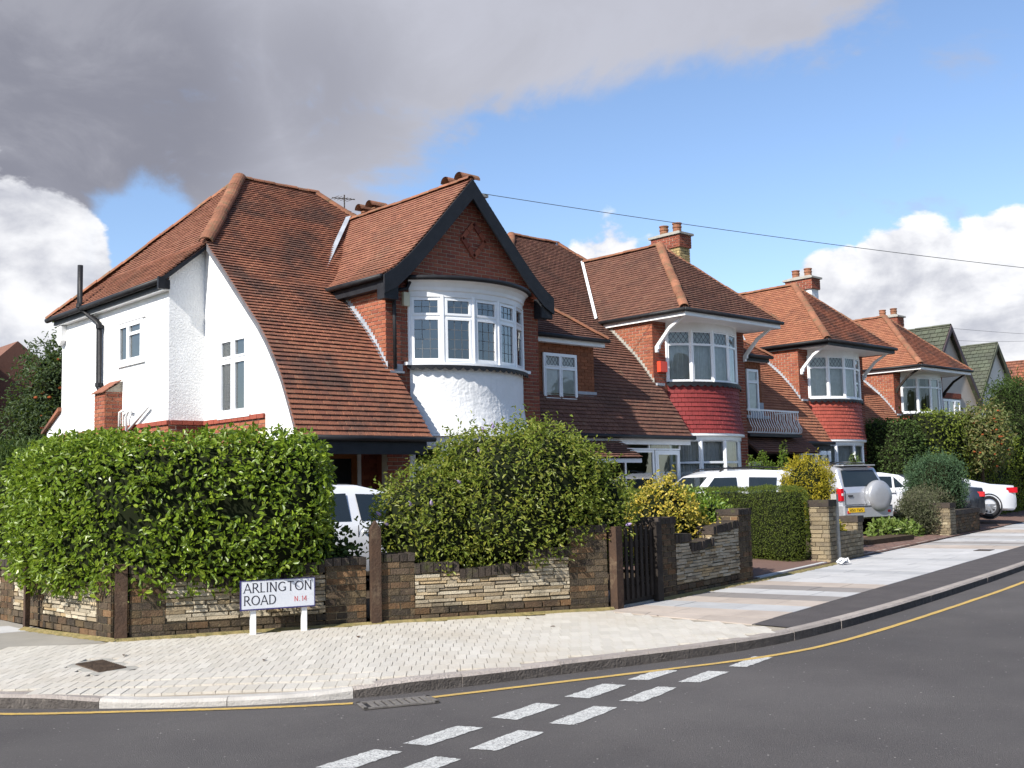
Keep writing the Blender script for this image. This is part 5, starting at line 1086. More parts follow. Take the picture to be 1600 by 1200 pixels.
# ------------------------------------------------------------------ hedges, shrubs, trees
def leafmat(name, c1, c2, rough=.45, spec=.4, tr=.25, pal=None, rnd=.25):
    return mat(name, c1, c2, 2.2, rough, spec, rnd=rnd, pal=pal, trans=tr)
m_laurel = leafmat('laurel_leaf', (.155, .225, .018), (.12, .19, .015), .36, .5, .30, [(.20, .27, .022), (.12, .195, .014), (.25, .31, .030), (.085, .145, .012), (.15, .22, .016)])
m_hebe = leafmat('shrub_leaf', (.17, .205, .032), (.14, .175, .027), .42, .35, .32, [(.23, .25, .038), (.125, .175, .026), (.28, .26, .045), (.10, .14, .02), (.18, .22, .03)])
m_yew = leafmat('yew_leaf', (.085, .118, .014), (.068, .096, .012), .6, .3, .22, [(.11, .14, .016), (.07, .10, .012), (.125, .145, .02), (.05, .078, .01)])
m_gold = leafmat('golden_leaf', (.50, .37, .05), (.40, .31, .04), .45, .35, .3, [(.60, .45, .08), (.42, .32, .04), (.20, .22, .03), (.55, .42, .09)])
m_goldcon = leafmat('golden_conifer_leaf', (.42, .32, .02), (.30, .25, .02), .6, .3, .3, [(.55, .42, .03), (.28, .25, .02), (.46, .36, .03), (.14, .15, .015)])
m_euon = leafmat('bright_leaf', (.12, .20, .02), (.09, .165, .02), .38, .45, .28, [(.15, .24, .03), (.08, .15, .015), (.22, .26, .04), (.10, .17, .02)])
m_privet = leafmat('privet_leaf', (.11, .16, .018), (.09, .135, .015), .5, .35, .25, [(.10, .14, .02), (.055, .095, .015), (.12, .15, .03)])
m_juniper = leafmat('juniper_leaf', (.065, .120, .060), (.05, .095, .05), .65, .25, .15, [(.09, .155, .075), (.045, .085, .045), (.07, .13, .06)])
m_lav = leafmat('lavender_leaf', (.12, .13, .075), (.09, .10, .06), .8, .2, .2, [(.15, .155, .085), (.08, .09, .05), (.13, .11, .09)])
m_tall = leafmat('tall_hedge_leaf', (.12, .155, .018), (.095, .125, .015), .55, .3, .25, [(.16, .195, .022), (.085, .12, .014), (.14, .17, .022), (.065, .095, .013)])
m_rowan = leafmat('rowan_leaf', (.055, .085, .035), (.045, .07, .03), .6, .3, .2, [(.07, .10, .045), (.035, .06, .025), (.06, .09, .03)])
m_rowan2 = leafmat('pale_shrub_leaf', (.12, .13, .045), (.09, .11, .035), .5, .35, .25, [(.17, .17, .07), (.08, .11, .03), (.13, .14, .05), (.20, .12, .05)])
m_conif = leafmat('conifer_leaf', (.045, .078, .018), (.034, .06, .014), .65, .25, .15, [(.062, .098, .02), (.034, .06, .013), (.046, .078, .016)])
m_lowp = leafmat('lime_leaf', (.16, .22, .05), (.12, .18, .04), .4, .4, .3, [(.22, .27, .08), (.10, .17, .03), (.18, .22, .06)])
m_core = mat('shrub_core', (.010, .014, .006), (.014, .016, .008), 6, .95, .05)  # near-black inner hull; shade between the leaves is put into its colour
m_berry = mat('orange_berry', (.30, .075, .02), (.24, .06, .02), 4, .5)
m_flower = mat('lilac_flower', (.30, .22, .42), (.38, .30, .48), 4, .7)
m_bark = mat('bark', (.09, .065, .045), (.06, .045, .03), 12, .95, .1, .8, 40)
def noise3(P, s, seed): return np.array([mnoise.noise(Vector((p[0]*s+seed*7.1, p[1]*s-seed*3.3, p[2]*s+seed))) for p in P])
def grid_tris(nu, nv, wrap):
    f = []
    for i in range(nu-1):
        for j in range(nv if wrap else nv-1):
            a, b, c, d = i*nv+j, i*nv+(j+1) % nv, (i+1)*nv+(j+1) % nv, (i+1)*nv+j; f += [(a, b, c), (a, c, d)]
    return np.array(f)
def blob_shape(c, r, seed=0, amp=.12, ns=1.6, pw=2.0, nu=22, nv=36, rot=0):
    th = np.linspace(0, math.pi, nu); ph = np.linspace(0, 2*math.pi, nv, endpoint=False); T, Pp = np.meshgrid(th, ph, indexing='ij')
    f = lambda x: np.sign(x)*np.abs(x)**(2/pw)
    x, y, z = f(np.sin(T))*f(np.cos(Pp)), f(np.sin(T))*f(np.sin(Pp)), f(np.cos(T)); P = np.c_[x.ravel()*r[0], y.ravel()*r[1], z.ravel()*r[2]]
    ca, sa = math.cos(rot), math.sin(rot); P = np.c_[P[:, 0]*ca-P[:, 1]*sa, P[:, 0]*sa+P[:, 1]*ca, P[:, 2]]
    if amp: P *= (1+amp*(noise3(P, ns, seed)+.5*noise3(P, ns*2.3, seed+3)))[:, None]
    return P+np.array(c), grid_tris(nu, nv, True)
def sweep_shape(path, hw, z0, z1, seed=0, amp=.06, ns=1.8, pw=5.0, step=.12, endr=.35, ncs=36, ztop=None):
    pl = resample(path, max(8, int(sum(np.linalg.norm(np.diff(np.array(path), axis=0), axis=1))/step))); n = len(pl); s = np.r_[0, np.cumsum(np.linalg.norm(np.diff(pl, axis=0), axis=1))]; out = []
    for i in range(n):
        t = nrm(pl[min(i+1, n-1)]-pl[max(i-1, 0)]); nn = np.array([-t[1], t[0]]); e = min(s[i], s[-1]-s[i]); k = math.sqrt(max(.0, 1-max(0, 1-e/endr)**2.5)) if e < endr else 1
        k = max(k, .02); zt = z1 if ztop is None else float(np.interp(s[i]/s[-1], *ztop))
        zc, hz = (z0+zt)/2, (zt-z0)/2
        for a in np.linspace(0, 2*math.pi, ncs, endpoint=False):
            ca, sa = math.cos(a), math.sin(a); x = math.copysign(abs(ca)**(2/pw), ca)*hw*k; z = math.copysign(abs(sa)**(2/pw), sa)*hz*(.6+.4*k); out.append((pl[i][0]+nn[0]*x, pl[i][1]+nn[1]*x, zc+z))
    P = np.array(out); c = P.reshape(n, ncs, 3).mean(1).repeat(ncs, 0); d = P-c; d /= np.linalg.norm(d, axis=1)[:, None]+1e-9
    P = P+d*(amp*(noise3(P, ns, seed)+.6*noise3(P, ns*2.4, seed+2)))[:, None]
    return P, grid_tris(n, ncs, True)
def sample(P, F, n, rng):
    a, b, c = P[F[:, 0]], P[F[:, 1]], P[F[:, 2]]; cr = np.cross(b-a, c-a); ar = np.linalg.norm(cr, axis=1)+1e-12; i = rng.choice(len(F), n, p=ar/ar.sum()); u, v = rng.random(n), rng.random(n); m = u+v > 1; u[m] = 1-u[m]; v[m] = 1-v[m]
    p = a[i]+(b[i]-a[i])*u[:, None]+(c[i]-a[i])*v[:, None]; N = cr[i]/ar[i][:, None]; cen = P.mean(0)
    return p, N
LEAF = np.array([(0, 0, 0), (.28, .42, .10), (.68, .46, .12), (1, 0, -.10), (.68, -.46, .12), (.28, -.42, .10)])
def leaves(name, parent, m, shapes, n, size, ratio=.42, depth=.10, out=.05, tilt=.75, seed=1, upb=.25, kind='stuff', hole=None, along=0.0, minz=-9, objs=0, clump=0.0, shape=None, shoots=None):
    rng = np.random.default_rng(seed); tot = [np.linalg.norm(np.cross(P[F[:, 1]]-P[F[:, 0]], P[F[:, 2]]-P[F[:, 0]]), axis=1).sum() for P, F in shapes]; ps = []; Ns = []
    for (P, F), t in zip(shapes, tot):
        k = int(n*t/sum(tot)); p, N = sample(P, F, k, rng); cen = P.mean(0)
        # outward
        q = p+N*.02; s = np.sign(((q-cen)*N).sum(1)); ps.append(p); Ns.append(N*1.0)
    p = np.vstack(ps); N = np.vstack(Ns)
    # make normals point away from the nearest shape centre line (surface winding may be either)
    k0 = 0
    for (P, F), t in zip(shapes, tot):
        k = int(n*t/sum(tot)); sl_ = slice(k0, k0+k); d = p[sl_]-P.mean(0); fl = np.sign((d*N[sl_]).sum(1).mean()); N[sl_] *= fl; k0 += k
    if clump:
        g = noise3(p[::1]*1.0, clump, seed) if len(p) < 60000 else np.zeros(len(p)); keepm = rng.random(len(p)) < np.clip(.82+.9*g, .2, 1); p, N = p[keepm], N[keepm]
    ok = p[:, 2] > minz; p, N = p[ok], N[ok]
    if hole is not None:
        kk = np.array([hole(q) for q in p]); p, N = p[kk], N[kk]
    if shoots:
        ns_, ln_ = shoots; i = rng.choice(np.where(N[:, 2] > -.15)[0], ns_); K_ = 8; d_ = N[i]*.6+np.array([0, 0, .75])+rng.normal(0, .25, (ns_, 3)); d_ /= np.linalg.norm(d_, axis=1)[:, None]; l_ = ln_*(.4+.9*rng.random(ns_))
        q_ = (p[i][:, None, :]+d_[:, None, :]*(np.linspace(0, 1, K_)[None, :, None]*l_[:, None, None])).reshape(-1, 3); p = np.vstack([p, q_]); N = np.vstack([N, np.repeat(d_, K_, 0)])
    n = len(p); nb_ = n-(shoots[0]*8 if shoots else 0); jit_ = rng.random(n)*(out+depth)-depth; jit_[nb_:] = .01; p = p+N*jit_[:, None]
    nn = N*(1-tilt)+rng.normal(0, 1, (n, 3))*tilt*.62+np.array([0, 0, upb]); nn /= np.linalg.norm(nn, axis=1)[:, None]
    dr = N*.55+rng.normal(0, .7, (n, 3))+np.array([0, 0, along]); dr -= nn*(dr*nn).sum(1)[:, None]; dr /= np.linalg.norm(dr, axis=1)[:, None]+1e-9; sd = np.cross(nn, dr); sz = size*(.65+.7*rng.random(n))
    LV = LEAF if shape is None else shape
    vs = p[:, None, :]+(dr[:, None, :]*LV[None, :, 0:1]+sd[:, None, :]*(LV[None, :, 1:2]*ratio*2)+nn[:, None, :]*LV[None, :, 2:3])*sz[:, None, None]
    org = ORG[parent.name]
    if objs:
        key = ('leafobj', m.name)
        if key not in UNIT:
            me = bpy.data.meshes.new('leaf'); me.from_pydata((LV*np.array([1, ratio*2, 1])).tolist(), [], [(0, 1, 2, 3), (0, 3, 4, 5)]); me.materials.append(m); UNIT[key] = me
        x, y, w = project(p); face = ((CC-p)*N).sum(1) > 0; cand = np.where(face & (x > 0) & (x < 1600) & (y > 0) & (y < 1200))[0]; cand = cand[np.argsort(-sz[cand]/w[cand])][:objs]
        for i in cand:
            o = bpy.data.objects.new('leaf', UNIT[key]); COL.objects.link(o); o.parent = parent; a, b, c, q = dr[i]*sz[i], sd[i]*sz[i], nn[i]*sz[i], p[i]-org
            o.matrix_local = Matrix(((a[0], b[0], c[0], q[0]), (a[1], b[1], c[1], q[1]), (a[2], b[2], c[2], q[2]), (0, 0, 0, 1)))
        msk = np.ones(n, bool); msk[cand] = False; vs = vs[msk]; n = len(vs)
    K = np.arange(n)[:, None]*6; fs = np.vstack([K+np.array([0, 1, 2, 3]), K+np.array([0, 3, 4, 5])])
    me = bpy.data.meshes.new(name); me.from_pydata((vs.reshape(-1, 3)-org).tolist(), [], fs.tolist()); me.materials.append(m)
    o = bpy.data.objects.new(name, me); COL.objects.link(o); o.parent = parent; ORG[o.name] = org; o['kind'] = kind
    return o
def core(parent, shapes, shrink=.10, m=None, name='shade_core'):
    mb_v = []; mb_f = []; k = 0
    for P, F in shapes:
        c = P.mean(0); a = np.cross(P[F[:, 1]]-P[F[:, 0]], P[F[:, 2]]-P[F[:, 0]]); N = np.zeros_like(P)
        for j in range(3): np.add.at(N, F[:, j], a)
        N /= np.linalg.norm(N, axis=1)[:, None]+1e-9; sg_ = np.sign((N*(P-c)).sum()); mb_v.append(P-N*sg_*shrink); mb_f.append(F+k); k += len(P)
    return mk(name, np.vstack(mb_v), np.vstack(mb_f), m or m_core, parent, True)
def shrub(name, loc, label, cat, shapes, m, n, size, grp=None, shrink=.10, mcore=None, **kw):
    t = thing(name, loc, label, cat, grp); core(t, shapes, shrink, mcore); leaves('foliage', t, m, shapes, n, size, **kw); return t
def stems(t, base, tips, r=.02, name='stem'):
    for q in tips:
        b = V(*base); q = V(*q); mid = (b+q)/2+V(random.Random(q[0]).uniform(-.08, .08), 0, 0); MB().tube([b, mid, q], r, 6, rads=[r, r*.7, r*.35]).mk(name, m_bark, t)
# laurel hedge on the corner
la = [sweep_shape([(4.80, 13.55), (4.88, 11.95), (5.16, 11.26), (6.80, 10.54)], .67, .56, 2.2, 3, .07, 1.3, 3.6, endr=.55, ztop=([0, .1, .25, 1], [1.98, 2.12, 2.19, 2.17]))]
hole1 = V(5.62, 10.55, 1.42)
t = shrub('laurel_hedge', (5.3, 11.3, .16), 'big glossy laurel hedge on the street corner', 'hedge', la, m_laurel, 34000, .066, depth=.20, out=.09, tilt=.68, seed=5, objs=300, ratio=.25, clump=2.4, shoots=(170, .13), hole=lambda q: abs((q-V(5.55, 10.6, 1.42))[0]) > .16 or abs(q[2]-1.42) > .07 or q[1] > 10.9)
r_ = np.random.default_rng(8); sh = []
for i in range(46):
    q = la[0][0][r_.integers(len(la[0][0]))]
    if q[2] < 2.05: continue
    for k in range(6): sh.append((q+np.array([r_.normal(0, .02), r_.normal(0, .02), .02+k*.022]), 0))
stems(t, (5.1, 11.6, .16), [(5.0, 12.4, 1.6), (5.3, 11.0, 1.7), (6.0, 10.9, 1.6), (5.6, 11.2, 1.5)], .03)
# rounded flowering shrub
hb_ = [blob_shape((9.12, 9.86, 1.38), (1.12, .90, .94), 1, .13, 1.5, 2.2), blob_shape((8.16, 10.22, 1.10), (.80, .68, .74), 2, .15, 1.6, 2.0), blob_shape((9.80, 9.58, 1.26), (.68, .64, .74), 3, .15, 1.8, 2.2)]
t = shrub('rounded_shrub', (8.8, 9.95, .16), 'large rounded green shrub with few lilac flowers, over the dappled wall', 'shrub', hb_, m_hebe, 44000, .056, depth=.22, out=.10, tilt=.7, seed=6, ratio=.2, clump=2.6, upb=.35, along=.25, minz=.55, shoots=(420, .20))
rg = np.random.default_rng(3); fl = MB(); cnt = 0
while cnt < 20:
    P, F = hb_[rg.integers(3)]; q = P[rg.integers(len(P))]
    if (CC-q) @ (q-P.mean(0)) < 0 or q[2] < .9: continue
    cnt += 1; ax = nrm(q-P.mean(0)+V(0, 0, .4)); MB().lathe(q+ax*.03, [(.006, 0), (.018, .015), (.02, .035), (.014, .06), (.004, .08)], 7, ax).mk('flower', m_flower, t)
stems(t, (8.9, 10.0, .16), [(8.0, 9.6, 1.0), (8.6, 9.3, 1.0), (9.2, 9.2, 1.1), (9.6, 9.3, 1.2), (8.9, 9.4, 1.3), (8.3, 9.7, 1.1)], .025)
# dark twiggy bush by the white car
shrub('twiggy_bush', (6.95, 10.6, .16), 'small dark twiggy bush between laurel hedge and pointed post', 'shrub', [blob_shape((6.86, 10.55, .80), (.30, .26, .36), 4, .2, 3)], m_conif, 900, .06, depth=.2, out=.08, tilt=.8, seed=7, shrink=.2)
# clipped and golden plants right of the gate
shrub('golden_shrub', (11.75, 10.1, .16), 'golden variegated shrub behind the dipped coping', 'shrub', [blob_shape((12.05, 10.0, 1.0), (.52, .42, .62), 5, .2, 2.6), blob_shape((12.4, 9.85, .74), (.46, .34, .40), 6, .2, 2.6)], m_gold, 6000, .052, depth=.12, out=.08, seed=8, ratio=.28, clump=3, shoots=(60, .16))
shrub('bright_green_shrub', (12.8, 10.3, .16), 'bright glossy green shrub right of the golden one, behind the shaded wall', 'shrub', [blob_shape((13.25, 10.35, .94), (.72, .5, .52), 7, .16, 2.2), blob_shape((12.8, 10.25, .86), (.5, .4, .46), 8, .2, 2.2)], m_euon, 7500, .055, depth=.12, out=.07, seed=9, ratio=.28, clump=2.6)
shrub('clipped_ball', (11.1, 10.5, .16), 'small grey green clipped ball behind the picket gate', 'shrub', [blob_shape((11.15, 10.6, .80), (.46, .44, .46), 9, .06, 2.5)], m_yew, 4500, .026, depth=.05, out=.02, seed=10)
shrub('privet_hedge', (12.8, 12.3, .16), 'low light green privet hedge in front of the glazed porch', 'hedge', [sweep_shape([(10.2, 12.0), (12.8, 12.25), (15.5, 12.5)], .34, .16, 1.42, 11, .05, 2.2, 4)], m_privet, 12000, .036, depth=.07, out=.035, seed=11, ratio=.3)
shrub('yew_hedge', (15.9, 11.2, .16), 'tightly clipped dark yew hedge with rounded top beside the drive', 'hedge', [sweep_shape([(17.12, 10.86), (16.92, 12.2), (16.1, 15.4)], .52, .08, 1.47, 12, .03, 2.0, 4.2, endr=.28)], m_yew, 60000, .026, depth=.05, out=.022, seed=12, ratio=.22)
shrub('golden_conifer', (19.4, 12.3, .12), 'golden yellow rounded conifer behind the yew hedge', 'conifer', [blob_shape((19.42, 12.25, 1.34), (.50, .48, .68), 13, .12, 2.6, 2.3)], m_goldcon, 7500, .05, depth=.12, out=.06, seed=13, ratio=.16, along=.6, clump=3.2, shoots=(90, .14))
for i, (x, y, h, w) in enumerate(((22.7, 15.9, 2.15, .22), (23.1, 15.85, 2.25, .24), (23.9, 15.75, 2.45, .2), (23.5, 15.85, 2.0, .25))):
    P, F = blob_shape((x, y, h/2+.1), (w, w, h/2), 20+i, .08, 3, 1.6); shrub('spire_conifer', (x, y, .12), ['leftmost green spire conifer behind the golden conifer', 'second green spire conifer behind the golden conifer', 'tallest narrow spire conifer, right of its companions', 'shortest spire conifer between the taller two'][i], 'conifer', [(P, F)], m_euon, 2200, .05, 'spire conifers before the orange house', depth=.08, out=.04, seed=30+i, along=1.0, ratio=.16)
shrub('spire_conifer', (29.4, 16.9, .12), 'lone yellow green dwarf conifer under the orange house bow window', 'conifer', [blob_shape((29.4, 16.95, 1.25), (.34, .34, 1.1), 25, .1, 3, 1.7)], m_lowp, 2400, .05, 'spire conifers before the orange house', depth=.08, out=.04, seed=36, along=1.0, ratio=.16)
shrub('juniper_bush', (27.9, 14.0, .12), 'blue green feathery juniper bush in the far planter', 'shrub', [blob_shape((28.4, 13.95, 1.32), (.78, .7, .82), 14, .18, 2.4, 2.3), blob_shape((28.05, 14.1, 1.0), (.5, .5, .7), 15, .2, 2.4)], m_juniper, 17000, .062, depth=.14, out=.10, seed=14, ratio=.10, along=.9, clump=2.4, shoots=(260, .25))
shrub('lavender_bush', (27.4, 13.1, .12), 'grey green lavender spilling over the pale pier', 'shrub', [blob_shape((26.35, 13.45, .62), (.62, .45, .52), 16, .2, 2.5), blob_shape((27.9, 13.85, .88), (1.0, .42, .46), 17, .2, 2.5)], m_lav, 15000, .075, depth=.12, out=.14, seed=15, ratio=.06, along=1.0)
shrub('low_plants', (24.3, 13.2, .12), 'low lime green leafy plants at the edge of the drive', 'plants', [blob_shape((24.6, 13.35, .24), (.62, .4, .28), 18, .2, 3), blob_shape((25.5, 13.5, .22), (.6, .4, .26), 19, .2, 3)], m_lowp, 1800, .12, depth=.08, out=.08, seed=16, ratio=.2, along=.6, minz=.12)
shrub('pier_plant', (18.2, 11.2, .12), 'small yellow green plant behind the low stone wall end', 'plants', [blob_shape((18.2, 11.15, .62), (.42, .26, .26), 40, .2, 3)], m_gold, 900, .06, depth=.08, out=.05, seed=17)
MB().obox((21.6, 12.2, .1), V(2.6, .3, 0), V(-.06, .6, 0), V(0, 0, .16)).mk('planting_bed', m_soil); tag(COL.objects[-1], 'raised soil bed edge beside the drive in shade', 'bed')
# tall hedges and trees on the right
shrub('tall_hedge', (35, 17.6, .12), 'tall leafy hedge hiding the lower half of the furthest house', 'hedge', [sweep_shape([(33.6, 17.2), (38, 17.75), (44, 19.0), (56, 21.6)], .85, .1, 3.85, 30, .22, .8, 4.5, step=.3, endr=.5, ztop=([0, .12, .25, .45, 1], [3.55, 3.75, 3.7, 3.4, 4.0]))], m_tall, 52000, .085, depth=.22, out=.14, seed=18, ratio=.3, clump=1.4, shoots=(300, .3))
shrub('shade_toned_hedge', (33.0, 17.6, .12), 'hedge end against the orange house, shade put into darker leaf colour', 'hedge', [blob_shape((33.0, 17.75, 1.7), (.75, 1.0, 1.75), 31, .12, 1.2, 4)], m_conif, 7000, .085, depth=.15, out=.08, seed=19, ratio=.3)  # shade on this hedge end comes from the darker leaf colour
pt = shrub('berry_tree', (37.5, 16.6, .12), 'small pale green tree with orange berries against the tall hedge', 'tree', [blob_shape((37.6, 16.7, 3.05), (1.1, .9, .90), 32, .25, 1.3), blob_shape((38.3, 16.9, 2.6), (.85, .7, .75), 33, .25, 1.3), blob_shape((36.7, 16.5, 2.5), (.6, .6, .6), 34, .25, 1.3)], m_rowan2, 6000, .12, shrink=.4, depth=.5, out=.18, seed=20, ratio=.26, clump=1.6, shoots=(90, .45))
MB().tube([(37.5, 16.7, .1), (37.45, 16.7, 1.4), (37.4, 16.7, 3.0)], .07, 8, rads=[.09, .07, .03]).mk('trunk', m_bark, pt)
rg = np.random.default_rng(5)
for k in range(34): q = V(37.5+rg.normal(0, .75), 16.35+rg.normal(0, .3)-.15, 3.0+rg.normal(0, .55)); MB().lathe(q, [(.015, 0), (.045, .02), (.045, .045), (.015, .06)], 6).mk('berry_cluster', m_berry, pt)
ct = shrub('conifer_tree', (44.5, 19.2, .12), 'dense dark green conifer tree at the right edge of the picture', 'tree', [blob_shape((45.4, 18.5, 3.5), (1.45, 1.4, 2.1), 35, .16, 1.2, 2.2), blob_shape((47.6, 19.0, 3.3), (1.6, 1.4, 2.3), 36, .16, 1.2, 2.2)], m_conif, 22000, .13, shrink=.25, depth=.35, out=.22, seed=21, ratio=.12, along=.8, clump=1.4, shoots=(260, .5))
MB().tube([(45.6, 18.6, .1), (45.5, 18.6, 2.5)], .14, 8).mk('trunk', m_bark, ct)
# left edge: conifer hedge and rowan
shrub('conifer_hedge', (5.4, 17, .16), 'dark feathery conifer hedge at the left edge, behind the laurel', 'hedge', [sweep_shape([(5.2, 14.3), (5.35, 17), (5.6, 23)], .80, .1, 2.62, 37, .14, 1.0, 3.5, step=.2, ztop=([0, .2, 1], [2.0, 2.25, 2.5]))], m_conif, 26000, .10, depth=.16, out=.12, seed=22, ratio=.12, along=.5, clump=1.6, shoots=(300, .25))
rt = shrub('rowan_tree', (10.0, 28.7, 0), 'rowan tree with orange berries behind the white house corner', 'tree', [blob_shape((10.15, 28.7, 4.35), (.95, 1.0, 1.25), 38, .28, .9), blob_shape((10.0, 28.5, 2.9), (1.1, 1.0, 1.2), 39, .25, 1.0)], m_rowan, 11000, .11, shrink=.45, depth=.5, out=.22, seed=23, ratio=.2, clump=1.3, shoots=(80, .4))
MB().tube([(10.1, 28.7, 0), (10.1, 28.7, 2), (10.1, 28.7, 4)], .1, 8, rads=[.12, .09, .04]).mk('trunk', m_bark, rt)
for k in range(14): q = V(9.7+rg.normal(0, .5), 27.9+rg.normal(0, .3), 4.0+rg.normal(0, .7)); MB().lathe(q, [(.015, 0), (.05, .02), (.05, .05), (.015, .07)], 6).mk('berry_cluster', m_berry, rt)

# trees across the road, behind the camera, seen only in the window panes
bl_v = []; bl_f = []; k_ = 0
for i in range(22):
    P, F = blob_shape((-14+i*4.6, -19-3*math.sin(i*2.1), 3.2+.9*math.sin(i*1.7)), (3.0, 2.4, 3.6+1.4*math.sin(i*1.3+1)), 60+i, .3, .5, 2.2, 12, 18); bl_v.append(P); bl_f.append(F+k_); k_ += len(P)
tag(mk('tree_belt', np.vstack(bl_v), np.vstack(bl_f), mat('far_foliage', (.05, .065, .025), (.03, .042, .016), 2.5, .9, .1, .8, 6), None, True), 'belt of trees across the road mirrored in the window panes', 'trees', kind='stuff')
# ------------------------------------------------------------------ cars
def paint(name, c, metal=.35): return mat(name, c, tuple(k*.96 for k in c), 1.0, .28, .5, metal=metal, coat=.8)
m_tyre = mat('tyre', (.018, .018, .02), None, 6, .85); m_rim = mat('alloy', (.55, .56, .58), None, 4, .3, .5, metal=.8); m_cglass = mat('car_glass', (.012, .018, .020), (.02, .026, .028), 1.2, .05, .8); m_lampr = mat('red_lamp', (.50, .012, .02), (.42, .01, .02), 8, .12, .6, coat=.6); m_lampw = mat('clear_lamp', (.6, .6, .6), None, 4, .1, .6); m_trim = mat('black_trim', (.02, .02, .022), None, 4, .5); m_plate = mat('yellow_plate', (.75, .47, .02), None, 4, .4)
def car(name, label, x, y, heading, p, pnt, zg=.14):
    L, hw, belt, tum = p['L'], p['hw'], p['belt'], p.get('tum', .26); prof = np.array(sorted(p['prof'])); zb = p.get('sill', .24)
    c, s = math.cos(heading), math.sin(heading); Wd = lambda a, b, z: V(x+c*a-s*b, y+s*a+c*b, zg+z)
    t = thing(name, (x, y, zg), label, 'car', 'cars parked on the front drives')
    zt = lambda a: float(np.interp(a, prof[:, 0], prof[:, 1]))
    def w(a):
        e = (abs(a)-(L/2-.42))/.42; return hw*(1-.16*max(0, e)**2.2)
    xs = sorted(set(np.round(np.r_[np.linspace(-L/2, L/2, 46), prof[:, 0], -L/2+.03, L/2-.03], 4))); secs = []
    for a in xs:
        ww, z1 = w(a), zt(a); zB = min(belt, z1-.05); h = max(z1-zB, .02); end = max(0, (abs(a)-(L/2-.06))/.06); zl = zb+.06*end
        q = [(0, zl), (ww*.84, zl), (ww*.965, zl+.07), (ww*(1-.015*end), zl+.22), (ww*(1-.01*end), (zl+zB)/2+.06), (ww*.982, zB-.10), (ww*.955, zB-.03), (ww*.94, zB)]
        yt = ww*.94-tum*h; zs = z1-.045*min(1, h/.25)
        for k in (.33, .66, 1.0): q.append((ww*.94+(yt-ww*.94)*k, zB+(zs-zB)*k))
        q += [(yt*.955, zs+(z1-zs)*.75), (yt*.80, z1), (yt*.45, z1+.012), (0, z1+.018)]; secs.append(q)
    K = len(secs[0]); vs = []; fs = []
    for sg_ in (1, -1):
        b0 = len(vs)
        for a, q in zip(xs, secs): vs += [Wd(a, sg_*yy, zz) for yy, zz in q]
        fs += [(b0+i*K+k, b0+i*K+k+1, b0+(i+1)*K+k+1, b0+(i+1)*K+k) for i in range(len(xs)-1) for k in range(K-1)]
        fs += [[b0+k for k in range(K)], [b0+(len(xs)-1)*K+k for k in range(K)]]
    body = mk('body', vs, fs, pnt, t, True)
    try: body.data.set_sharp_from_angle(angle=R(38))
    except Exception: pass
    yside = lambda a, z: w(a)*.94-tum*max(0, z-belt) if z > belt else w(a)*.985
    def side_patch(nm, poly, m, off=.006, both=True, parent=None):
        poly = ccw(list(poly)); x0, x1 = min(q[0] for q in poly), max(q[0] for q in poly)
        for sg_ in ((1, -1) if both else (1,)):
            mb = MB(); n = 10
            for i in range(n):
                a, b = x0+(x1-x0)*i/n, x0+(x1-x0)*(i+1)/n; pc = clip(poly, [(a, -9), (b, -9), (b, 9), (a, 9)])
                if len(pc) >= 3: mb.add([Wd(u, sg_*(yside(u, v)+off), v) for u, v in pc], [list(range(len(pc)))])
            mb.mk(nm, m, parent or t)
    def end_patch(nm, poly, m, side, off=.008, parent=None):   # side -1 rear, +1 front; follows the silhouette
        sel = prof[prof[:, 0] < 0] if side < 0 else prof[prof[:, 0] > 0]; o_ = np.argsort(sel[:, 1]); zz, xx = sel[o_][:, 1], sel[o_][:, 0]
        mb = MB(); poly = ccw(list(poly)); z0, z1 = min(q[1] for q in poly), max(q[1] for q in poly); n = 8
        for i in range(n):
            a, b = z0+(z1-z0)*i/n, z0+(z1-z0)*(i+1)/n; pc = clip(poly, [(-9, a), (9, a), (9, b), (-9, b)])
            if len(pc) >= 3: mb.add([Wd(float(np.interp(v, zz, xx))+side*off, u, v+.014) for u, v in pc], [list(range(len(pc)))])
        return mb.mk(nm, m, parent or t)
    for wn in p['side']: side_patch('window', wn, m_cglass)
    for ln in p.get('lines', []): side_patch('door_line', ln, m_trim, .004)
    for (a, z) in p.get('handles', []):
        for sg_ in (1, -1): MB().obox(Wd(a-.09, sg_*(yside(a, z)-.005), z), Wd(.18, 0, 0)-Wd(0, 0, 0), (Wd(0, sg_*.035, 0)-Wd(0, 0, 0)), V(0, 0, .03)).mk('door_handle', pnt, t)
    if p.get('rear'): end_patch('rear_window', p['rear'], m_cglass, -1)
    if p.get('screen'): end_patch('windscreen', p['screen'], m_cglass, 1)
